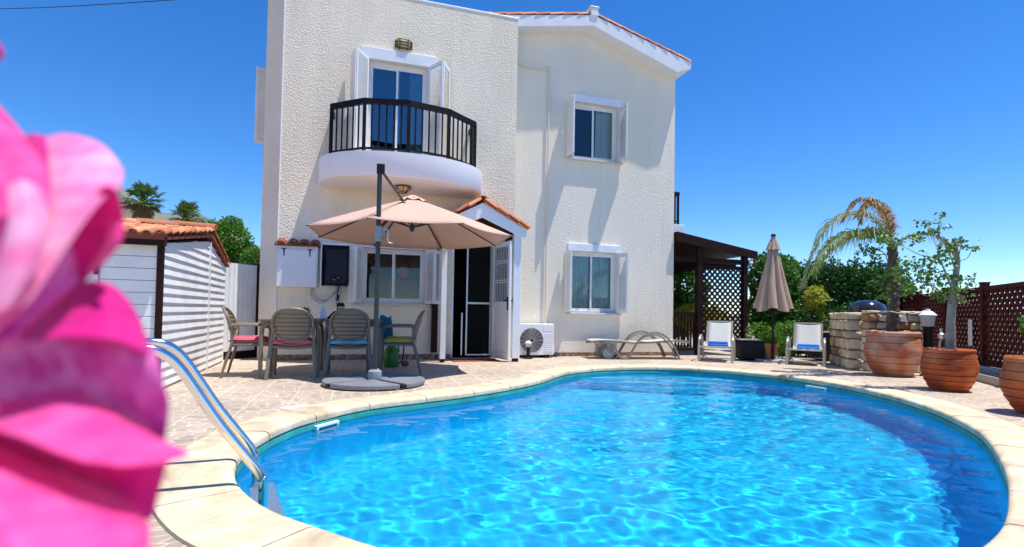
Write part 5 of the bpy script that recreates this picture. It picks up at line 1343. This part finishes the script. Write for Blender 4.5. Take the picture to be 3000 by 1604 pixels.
t = thing('smear_stand_in', 'grey tap shape on a short pipe, standing in for a blurred smear beside the biggest terracotta pot', 'tap', (6.12, 7.35, 0))  # added in place of an unclear smear by the pot
M().tube(spline([(0, 0, 0), (0, 0, .45), (.01, 0, .55), (.06, -.02, .60)], 5), .014, 8).build('pipe', 'alu', t, smooth=True)
M().lathe([(.03, .58), (.045, .60), (.045, .64), (.02, .66), (.02, .72), (.001, .72)], 12, (.02, 0, 0)).build('tap', 'alu', t, smooth=True)

# ================================================================== FENCE (right)
fd = Vector((.41, .912, 0)).normalized(); f0 = Vector((7.29, 7.92, 0))
def fence_panel(k):
    p = f0+fd*(1.62*k)
    t = thing('fence_post', ['', ][0], 'fence post', p, math.atan2(fd.y, fd.x))
t = thing('fence', 'dark red brown lattice fence with square posts along the right side', 'fence', f0, math.atan2(fd.y, fd.x))
PW = 1.62
for k in range(-4, 5):
    x0 = k*PW
    M().box(x0-.05, x0+.05, -.05, .05, 0, 1.42).build('post', 'fence_wood', t, bevel=.006)
    M().box(x0-.06, x0+.06, -.06, .06, 1.42, 1.44).build('post_cap', 'fence_wood', t, bevel=.004)
    if k < 4:
        M().box(x0+.05, x0+PW-.05, -.03, .03, 1.31, 1.37).build('rail', 'fence_wood', t, bevel=.004)
        M().box(x0+.05, x0+PW-.05, -.025, .025, .16, .21).build('rail', 'fence_wood', t)
        s = M(); lattice(s, x0+.05, x0+PW-.05, .21, 1.31, .15, .073, I4); s.build('lattice', 'fence_wood', t, bevel=-1)
t = thing('notice', 'blank white paper notice fixed to the lattice fence', 'notice', f0+fd*(.38)+Vector((-.05, .02, 0)), math.atan2(fd.y, fd.x))
M().box(-.075, .085, .0, .004, .44, .86).build('sheet', 'paper', t)
t = thing('kerb', 'low stone kerb bed running along the foot of the lattice fence', 'kerb', f0, math.atan2(fd.y, fd.x))
M().box(-7, 6, .20, .42, -.01, .11).build('edge', 'kerb', t, bevel=.01)
M().box(-7, 6, -.02, .14, -.01, .15).build('plinth', 'kerb_white', t, bevel=.01)
M().box(-7, 6, .14, .20, -.01, .07).build('soil', 'soil', t)

# ================================================================== POTTED PLANTS
def frond(t, pts, Y, m, L_, droop, seed, spread=1.0, nl=130):
    rnd = random.Random(seed); pts = spline([at(x, y, Y+dy) for x, y, dy in pts], 10); n = len(pts)
    tot = n-1; s = M(); s.tube(pts, [.012*(1-.8*i/n) for i in range(n)], 5)
    for i in range(nl):
        f = .12+.88*i/nl; q = f*tot; j = min(int(q), n-2); p = pts[j].lerp(pts[j+1], q-j); d = (pts[j+1]-pts[j]).normalized()
        for sg in (-1, 1):
            sd = d.cross(Vector((0, 0, 1))); sd = sd.normalized() if sd.length > .05 else Vector((0, 1, 0))
            up = sd.cross(d)
            dr = (sd*sg*spread*rnd.uniform(.5, 1)+d*rnd.uniform(.5, 1.0)+up*rnd.uniform(-.1, .5)).normalized()
            L1 = L_*math.sin(min(1, f*1.1+.12)*PI*.82+.25)*rnd.uniform(.75, 1.1)
            L1 = max(L1, L_*.3); m_ = p+dr*L1*.5; tp = m_+(dr+Vector((0, 0, -droop*rnd.uniform(.6, 1.5))))*L1*.5
            w_ = dr.cross(up).normalized()*.0075
            if rnd.random() < .5: w_ = up*.0075
            s.add([p-w_*.5, p+w_*.5, m_+w_, tp, m_-w_], [(0, 1, 2, 4), (4, 2, 3)])
    s.build('frond', m, t, bevel=-1)
pp = thing('potted_palm', 'tall potted palm with drooping yellowing fronds and a rough dark trunk', 'palm', (0, 0, 0))
tb = [at(2243, 872, 7.72), at(2246, 780, 7.72), at(2249, 700, 7.72), at(2243, 620, 7.72)]
s = M(); q = spline(tb, 14); s.tube(q, [(.085-.018*i/len(q))*(1+.10*((i % 3)-1)) for i in range(len(q))], 14); s.build('trunk', 'bark_palm', pp, smooth=True, angle=180)
frond(pp, [(2243, 625, 0), (2215, 570, .05), (2170, 540, .1), (2110, 550, .15), (2065, 595, .2), (2035, 660, .25), (2022, 715, .25)], 7.7, 'frond_pale', .33, 1.3, 1)
frond(pp, [(2243, 625, 0), (2190, 585, -.2), (2130, 590, -.35), (2075, 630, -.5), (2045, 690, -.6)], 7.7, 'frond_green', .32, 1.2, 2)
frond(pp, [(2240, 620, 0), (2200, 592, .2), (2150, 596, .45), (2095, 625, .6), (2060, 668, .7)], 7.7, 'frond_yellow', .30, 1.5, 3)
frond(pp, [(2243, 618, 0), (2232, 565, .1), (2205, 520, .2), (2172, 503, .2), (2140, 520, .2), (2120, 556, .2)], 7.7, 'frond_dry', .24, .9, 4)
frond(pp, [(2243, 618, 0), (2236, 560, .3), (2215, 520, .45), (2190, 510, .5), (2170, 530, .5), (2165, 560, .5)], 7.7, 'frond_dry', .24, .9, 14)
frond(pp, [(2243, 618, 0), (2236, 570, -.1), (2215, 525, -.25), (2180, 515, -.35), (2155, 545, -.4)], 7.7, 'frond_dry', .22, 1.1, 5)
frond(pp, [(2243, 620, 0), (2228, 590, .3), (2195, 580, .5), (2165, 600, .7)], 7.7, 'frond_yellow', .22, .8, 6, nl=50)
frond(pp, [(2243, 620, 0), (2275, 600, 0), (2320, 590, 0), (2365, 600, -.1), (2395, 635, -.2), (2408, 690, -.25)], 7.7, 'frond_dry', .17, 2.2, 7, .6, nl=70)
def sprigs(s, spots, Y, n, rad, L_, w, seed, dY=.12):
    rnd = random.Random(seed)
    for x, y, *k in spots:
        c = at(x, y, Y+rnd.uniform(-dY, dY)); nn = int(n*(k[0] if k else 1)); rr = rad*(k[0]**.5 if k else 1)
        for i in range(nn):
            p = c+Vector((rnd.gauss(0, 1)*rr, rnd.gauss(0, 1)*rr, rnd.gauss(0, 1)*rr*.7)); d = Vector((rnd.uniform(-1, 1), rnd.uniform(-1, 1), rnd.uniform(-1.2, .3)))
            leafquad(s, p, d, L_*rnd.uniform(.6, 1.2), w*rnd.uniform(.7, 1.1), rnd)
    return s
cl = thing('climber', 'green leafy climber growing up the trunk of the potted palm', 'climber', (0, 0, 0))
sprigs(M(), [(2228, 690, 1.0), (2212, 712), (2230, 722, 1.0), (2252, 700, .6), (2222, 748, .6), (2238, 605, 1.5), (2222, 596, 1.2), (2205, 590), (2190, 578, .8), (2172, 598, .6), (2168, 625, .8), (2180, 632, .6), (2195, 626, .8), (2250, 608, .8)], 7.6, 34, .055, .07, .022, 41, .1).build('foliage', 'leaf_potted', cl, bevel=-1)
s = M()
for L_ in ([(2243, 850, .0), (2232, 760, -.1), (2236, 690, -.1), (2225, 640, -.1), (2190, 620, -.1)], [(2240, 690, -.1), (2215, 715, -.12), (2205, 720, -.1)], [(2236, 680, -.1), (2255, 620, -.1), (2235, 600, 0), (2190, 592, 0)], [(2230, 640, -.1), (2200, 640, 0), (2175, 630, 0)]):
    s.tube(spline([at(x, y, 7.7+d_) for x, y, d_ in L_], 5), .007, 5)
s.build('stem', 'twig', cl, smooth=True)
tr = thing('potted_tree', 'sparse small tree with pale trunk and scattered leaves in the orange pot', 'tree', (0, 0, 0))
q = spline([at(x, y, 6.2) for x, y in [(2390, 885), (2391, 820), (2394, 760), (2400, 710), (2408, 660), (2404, 625), (2396, 600)]], 6)
M().tube(q, [.055-.043*(i/len(q)) for i in range(len(q))], 12).build('trunk', 'bark_pale', tr, smooth=True, angle=180)
s = M()
for L_, r_ in (([(2393, 765), (2350, 722), (2300, 705), (2272, 700)], .011), ([(2397, 735), (2375, 680), (2360, 645), (2356, 610)], .013), ([(2396, 745), (2430, 722), (2448, 700)], .008), ([(2362, 655), (2310, 640), (2275, 622), (2250, 612)], .008),
               ([(2405, 690), (2385, 630), (2360, 585), (2365, 545)], .009), ([(2412, 655), (2432, 650), (2447, 622)], .006), ([(2360, 600), (2335, 570), (2325, 560)], .005), ([(2350, 722), (2330, 745), (2300, 725)], .005), ([(2412, 640), (2420, 600)], .006), ([(2397, 740), (2420, 745), (2412, 762)], .006), ([(2375, 690), (2330, 680), (2285, 662)], .006), ([(2440, 705), (2452, 680)], .003)):
    s.tube(spline([at(x, y, 6.2+(.05*((x*7+y) % 5-2))*(0 if i == 0 else 1)) for i, (x, y) in enumerate(L_)], 5), [r_*(1-.05*i) for i in range(5*(len(L_)-1)+1)], 6)
s.build('branch', 'bark_pale', tr, smooth=True, angle=180)
sprigs(M(), [(2309, 594), (2300, 600, .7), (2333, 559, .5), (2318, 562, .5), (2364, 541, .5), (2379, 566, .5), (2353, 579, .7), (2342, 582, .5), (2414, 607, 1.2), (2395, 612, .8), (2445, 623, .6), (2456, 622, .4), (2331, 647), (2275, 660, 1.2), (2279, 686), (2270, 672, .8), (2322, 679, 1.4), (2366, 642, 1.3), (2377, 625), (2357, 690, 1.4), (2333, 708, 1.4), (2290, 721, 1.2), (2280, 712, .7), (2388, 697, 1.4), (2421, 708, 1.2), (2440, 703, .7), (2410, 729, 1.3), (2375, 734, 1.2), (2410, 758, 1.1), (2344, 729), (2345, 665, 1.2), (2335, 690), (2365, 712, 1.2), (2400, 740, 1.2), (2395, 655, .7), (2310, 700, .8), (2300, 665, .6), (2270, 742, .5), (2358, 750, .6), (2222, 600, .6)], 6.2, 26, .050, .060, .020, 42, .18).build('foliage', 'leaf_potted', tr, bevel=-1)
pl = bush('plant', 'small green plant sprouting from the pot at the right edge', 'plant', 4.86, 4.66, [(0, 0, .86, .17, .15, .12), (-.12, 0, .78, .07, .07, .05), (.1, 0, .70, .14, .12, .16)], 420, .06, .02, 'leaf_bright', 43, 4, tr=.008)

def rebase(t, P):
    P = Vector(P); t.location = t.location+P
    for c in kids(t): c.location = c.location-P
rebase(pp, (P1[0], P1[1], .60)); rebase(cl, (P1[0]-.03, P1[1]-.08, .60)); rebase(tr, (P2[0], P2[1], .46))
for o_ in list(bpy.data.objects):
    if o_.name == 'rope': rebase(o_, (5.85, 7.7, .80))

# ================================================================== FLOWER close to the lens
def petal_mat(name, c, c2, tr=.42):
    m = mat(name, c, .5, spec=.25, sheen=.2); nt = m.node_tree; n = nt.nodes; L = nt.links; b = n['Principled BSDF']; out = n['Material Output']
    tc = n.new('ShaderNodeTexCoord'); mp = n.new('ShaderNodeMapping'); mp.inputs['Scale'].default_value = (60, 14, 60); mp.inputs['Rotation'].default_value = (0, .7, .3)
    t = n.new('ShaderNodeTexNoise'); t.inputs['Scale'].default_value = .9; t.inputs['Detail'].default_value = 3
    L.new(tc.outputs['Object'], mp.inputs[0]); L.new(mp.outputs[0], t.inputs['Vector'])
    r = n.new('ShaderNodeValToRGB'); e = r.color_ramp.elements; e[0].position = .35; e[0].color = (*c2, 1); e[1].position = .6; e[1].color = (*c, 1)
    L.new(t.outputs['Fac'], r.inputs[0]); L.new(r.outputs[0], b.inputs['Base Color'])
    x = n.new('ShaderNodeBsdfTranslucent'); L.new(r.outputs[0], x.inputs['Color']); mx = n.new('ShaderNodeMixShader'); mx.inputs[0].default_value = tr
    L.new(b.outputs[0], mx.inputs[1]); L.new(x.outputs[0], mx.inputs[2]); L.new(mx.outputs[0], out.inputs['Surface'])
petal_mat('petal_hot', (.93, .075, .40), (.93, .17, .54))
petal_mat('petal_pale', (.96, .30, .60), (.95, .55, .76))
petal_mat('petal_magenta', (.78, .012, .32), (.66, .006, .27), .4)
petal_mat('petal_purple', (.70, .055, .42), (.84, .25, .62), .4)
mat('stamen_red', (.25, .002, .01), .6)
mat('stem_green', (.08, .16, .03), .5)
fl = thing('flower', 'large bright pink flower with curled petals, close up at the left edge', 'flower', at(-60, 1000, .30)*1.0)
FO = fl.location.copy()
def patch(rows, m, n=8, name='petal', ruff=.0006, seed=0):
    rs = [spline([at(x, y, Y) for x, y, Y in r], n) for r in rows]; cols = list(zip(*rs))
    cols = [spline(c, n) for c in cols]; s = M(); A_, B_ = len(cols), len(cols[0])
    for i in range(A_):
        for j in range(B_):
            p = cols[i][j]-FO; w = fnoise(i*.16+seed, j*.16)*ruff+fnoise(i*.5, j*.2+seed)*ruff*.35
            s.v.append((p.x, p.y+w*2, p.z+w))
    for i in range(A_-1):
        for j in range(B_-1): a = i*B_+j; s.f.append((a, a+B_, a+B_+1, a+1))
    return s.build(name, m, fl, smooth=True, solid=.0009, bevel=-1, angle=180)
patch([[(-200, 120, .37), (-60, 210, .37), (25, 300, .37), (72, 352, .365)], [(-200, 400, .31), (-20, 400, .32), (60, 410, .32), (116, 430, .325)], [(-200, 560, .285), (-20, 560, .285), (70, 570, .29), (120, 560, .30)], [(-200, 760, .27), (-60, 790, .27), (0, 800, .27), (50, 750, .28)]], 'petal_hot', seed=1)
patch([[(104, 352, .375), (165, 338, .385), (255, 362, .385), (308, 425, .375)], [(116, 420, .35), (180, 425, .35), (245, 440, .35), (302, 470, .35)], [(128, 560, .31), (168, 540, .315), (212, 525, .32), (255, 505, .325)], [(60, 740, .285), (95, 705, .29), (135, 655, .295), (180, 600, .30)], [(-80, 870, .27), (-20, 840, .27), (30, 800, .275), (80, 750, .28)]], 'petal_pale', seed=2)
patch([[(60, 345, .36), (85, 338, .36), (112, 345, .365)], [(95, 400, .345), (108, 400, .335), (122, 405, .34)], [(110, 480, .325), (118, 480, .315), (128, 480, .32)]], 'petal_magenta', seed=9)
patch([[(230, 500, .330), (262, 470, .330), (290, 480, .330), (305, 520, .335)], [(200, 545, .335), (240, 550, .340), (278, 560, .345), (308, 590, .35)], [(175, 600, .34), (205, 640, .35), (245, 650, .355), (275, 640, .355)], [(186, 680, .35), (195, 708, .355), (208, 712, .36), (232, 682, .36)]], 'petal_magenta', seed=3)
patch([[(278, 560, .340), (300, 555, .338), (312, 575, .336)], [(262, 620, .338), (285, 625, .332), (300, 615, .333)], [(215, 690, .345), (232, 690, .34), (250, 672, .338)]], 'petal_hot', seed=31)
patch([[(120, 640, .31), (165, 600, .315), (185, 650, .33), (196, 700, .34)], [(60, 760, .295), (110, 740, .305), (150, 735, .315), (190, 715, .33)], [(-60, 880, .28), (20, 860, .285), (70, 820, .30), (120, 770, .315)]], 'petal_purple', seed=4)
patch([[(100, 795, .350), (165, 735, .355), (235, 708, .36), (300, 732, .36), (350, 800, .355), (378, 880, .345)], [(80, 830, .325), (150, 795, .33), (225, 775, .335), (285, 790, .335), (335, 835, .335), (375, 885, .335)], [(50, 860, .30), (140, 850, .305), (215, 850, .31), (280, 855, .315), (325, 868, .32), (372, 895, .325)]], 'petal_magenta', seed=5)
patch([[(20, 850, .33), (130, 835, .335), (220, 838, .335), (310, 845, .335), (384, 872, .335)], [(-40, 930, .335), (100, 890, .335), (210, 905, .33), (310, 905, .328), (410, 950, .33)], [(-40, 1010, .34), (100, 990, .34), (210, 965, .335), (330, 1000, .332), (423, 1030, .332)], [(-40, 1060, .345), (100, 1050, .345), (220, 1060, .34), (330, 1090, .338), (414, 1115, .335)]], 'petal_purple', seed=6)
patch([[(-80, 1000, .330), (40, 1010, .330), (125, 982, .328), (215, 1005, .326), (320, 1062, .324), (412, 1110, .322), (474, 1139, .322)], [(-80, 1045, .290), (60, 1065, .290), (160, 1075, .290), (250, 1100, .294), (340, 1125, .30), (415, 1137, .31), (477, 1141, .32)], [(-80, 1060, .265), (50, 1095, .265), (150, 1140, .268), (245, 1168, .272), (335, 1172, .282), (405, 1166, .298), (474, 1144, .318)]], 'petal_hot', seed=7)
patch([[(-80, 1050, .278), (50, 1085, .278), (150, 1130, .280), (245, 1160, .284), (335, 1166, .292), (420, 1165, .305)], [(-80, 1110, .292), (50, 1140, .294), (150, 1195, .297), (245, 1215, .295), (330, 1250, .30), (400, 1240, .308)], [(-80, 1180, .302), (50, 1210, .304), (160, 1250, .304), (250, 1290, .304), (330, 1310, .305), (384, 1305, .308)]], 'petal_magenta', seed=8)  # shaded underside: its shadow tone is put into the deeper magenta
patch([[(-200, 1000, .300), (-40, 1085, .296), (100, 1165, .294), (243, 1250, .294), (345, 1296, .296), (380, 1325, .30)], [(-200, 1180, .255), (-20, 1210, .255), (110, 1270, .256), (230, 1320, .258), (320, 1350, .262), (374, 1365, .27)], [(-60, 1320, .225), (20, 1330, .225), (120, 1400, .225), (220, 1440, .228), (300, 1450, .235), (368, 1450, .245)], [(0, 1480, .215), (60, 1480, .215), (120, 1500, .215), (220, 1520, .22), (300, 1530, .225), (360, 1540, .235)]], 'petal_hot', seed=10)
patch([[(18, 470, .285), (55, 452, .288), (98, 470, .295)], [(20, 560, .276), (75, 560, .280), (122, 548, .292)], [(-20, 690, .268), (45, 690, .270), (104, 655, .285)], [(-90, 800, .262), (0, 790, .264), (52, 748, .275)]], 'petal_pale', seed=21)
patch([[(-80, 720, .345), (60, 700, .345), (200, 690, .36)], [(-80, 820, .34), (60, 820, .345), (210, 780, .355)], [(-80, 900, .335), (60, 890, .34), (200, 860, .345)]], 'petal_magenta', seed=22)
patch([[(-200, 900, .36), (-100, 880, .36), (30, 870, .36)], [(-200, 1100, .35), (-60, 1080, .35), (60, 1060, .35)], [(-200, 1350, .37), (-80, 1300, .37), (10, 1290, .37)]], 'petal_purple', seed=12)
s = M(); s.tube(spline([at(-80, 720, .30)-FO, at(-20, 690, .29)-FO, at(14, 640, .285)-FO], 5), [.004]*10+[.001], 8).build('stamen', 'stamen_red', fl, smooth=True)
rnd = random.Random(4)
s = M()
for i in range(10):
    a = at(-40, 1420, .29)-FO; b = at(rnd.uniform(-30, 45), rnd.uniform(1300, 1375), .29)-FO; s.tube([a, b], [.0012, .0016], 6)
s.build('stamen', 'stamen_red', fl, smooth=True)
s = M(); c = at(-14, 130, .33)-FO; s.lathe([(.001, -.006), (.004, -.003), (.0048, 0), (.003, .005), (.001, .007)], 10, tuple(c)); s.tube([c, c+Vector((-.03, 0, -.02))], .001, 5); s.build('bud', 'petal_magenta', fl, smooth=True)
s = M(); a = at(-90, 1000, .31)-FO; s.tube(spline([a, a+Vector((-.05, .02, -.1)), a+Vector((-.1, .03, -.4)), Vector((-.12, .05, -FO.z))], 6), .003, 8).build('stem', 'stem_green', fl, smooth=True)
s = M()
for k in range(14): leafquad(s, a+Vector((-.08-.02*(k % 3), .03, -.12-.035*k)), Vector((rnd.uniform(-1, .1), rnd.uniform(-1, 1), rnd.uniform(-.2, .6))), .07, .02, rnd)
s.build('leaf', 'stem_green', fl)

# ================================================================== CAMERA, LIGHT
cam = bpy.data.cameras.new('camera'); co = bpy.data.objects.new('camera', cam); col.objects.link(co)
fw = Vector((0, math.cos(PIT), math.sin(PIT))); up = Vector((0, -math.sin(PIT), math.cos(PIT))); rt = Vector((1, 0, 0))
rt2 = rt*math.cos(ROL)+up*math.sin(ROL); up2 = up*math.cos(ROL)-rt*math.sin(ROL)
mt = Matrix((rt2, up2, -fw)).transposed().to_4x4(); mt.translation = Vector((0, 0, H)); co.matrix_world = mt
cam.sensor_width = 36; cam.lens = F/2575*36; cam.shift_y = (CY-688.5)/2575; cam.clip_start = .02; cam.clip_end = 9000
cam.dof.use_dof = True; cam.dof.focus_distance = 4.8; cam.dof.aperture_fstop = 2.5
sc.camera = co
SV = (UA*.27+NA*.14+Vector((0, 0, 1))).normalized()
sun = bpy.data.lights.new('sun', 'SUN'); sun.energy = 4.4; sun.angle = R(.5); sun.color = (1, .955, .88)
so = bpy.data.objects.new('sun', sun); col.objects.link(so); so.rotation_euler = (-SV).to_track_quat('-Z', 'Y').to_euler()
sun.cycles.is_caustics_light = True
w = bpy.data.worlds.new('World'); sc.world = w; w.use_nodes = True; n = w.node_tree.nodes; L = w.node_tree.links
sky = n.new('ShaderNodeTexSky'); sky.sky_type = 'NISHITA'; sky.sun_disc = False; sky.sun_elevation = math.asin(SV.z); sky.sun_rotation = math.atan2(SV.x, SV.y)
sky.altitude = 1200; sky.air_density = .95; sky.dust_density = .0; sky.ozone_density = 5.0
bg = n['Background']; hsv = n.new('ShaderNodeHueSaturation'); hsv.inputs['Saturation'].default_value = 1.28; hsv.inputs['Value'].default_value = 1.07; hsv.inputs['Hue'].default_value = .506; L.new(sky.outputs[0], hsv.inputs['Color']); L.new(hsv.outputs[0], bg.inputs[0]); bg.inputs[1].default_value = .14
sc.view_settings.view_transform = 'Standard'; sc.view_settings.look = 'None'; sc.view_settings.exposure = .50; sc.view_settings.gamma = 1
cy = sc.cycles; cy.max_bounces = 10; cy.transparent_max_bounces = 16; cy.transmission_bounces = 8; cy.diffuse_bounces = 4; cy.glossy_bounces = 4
cy.caustics_refractive = True; cy.caustics_reflective = False; cy.sample_clamp_indirect = 12; cy.blur_glossy = .3
try: cy.use_denoising = True
except Exception: pass
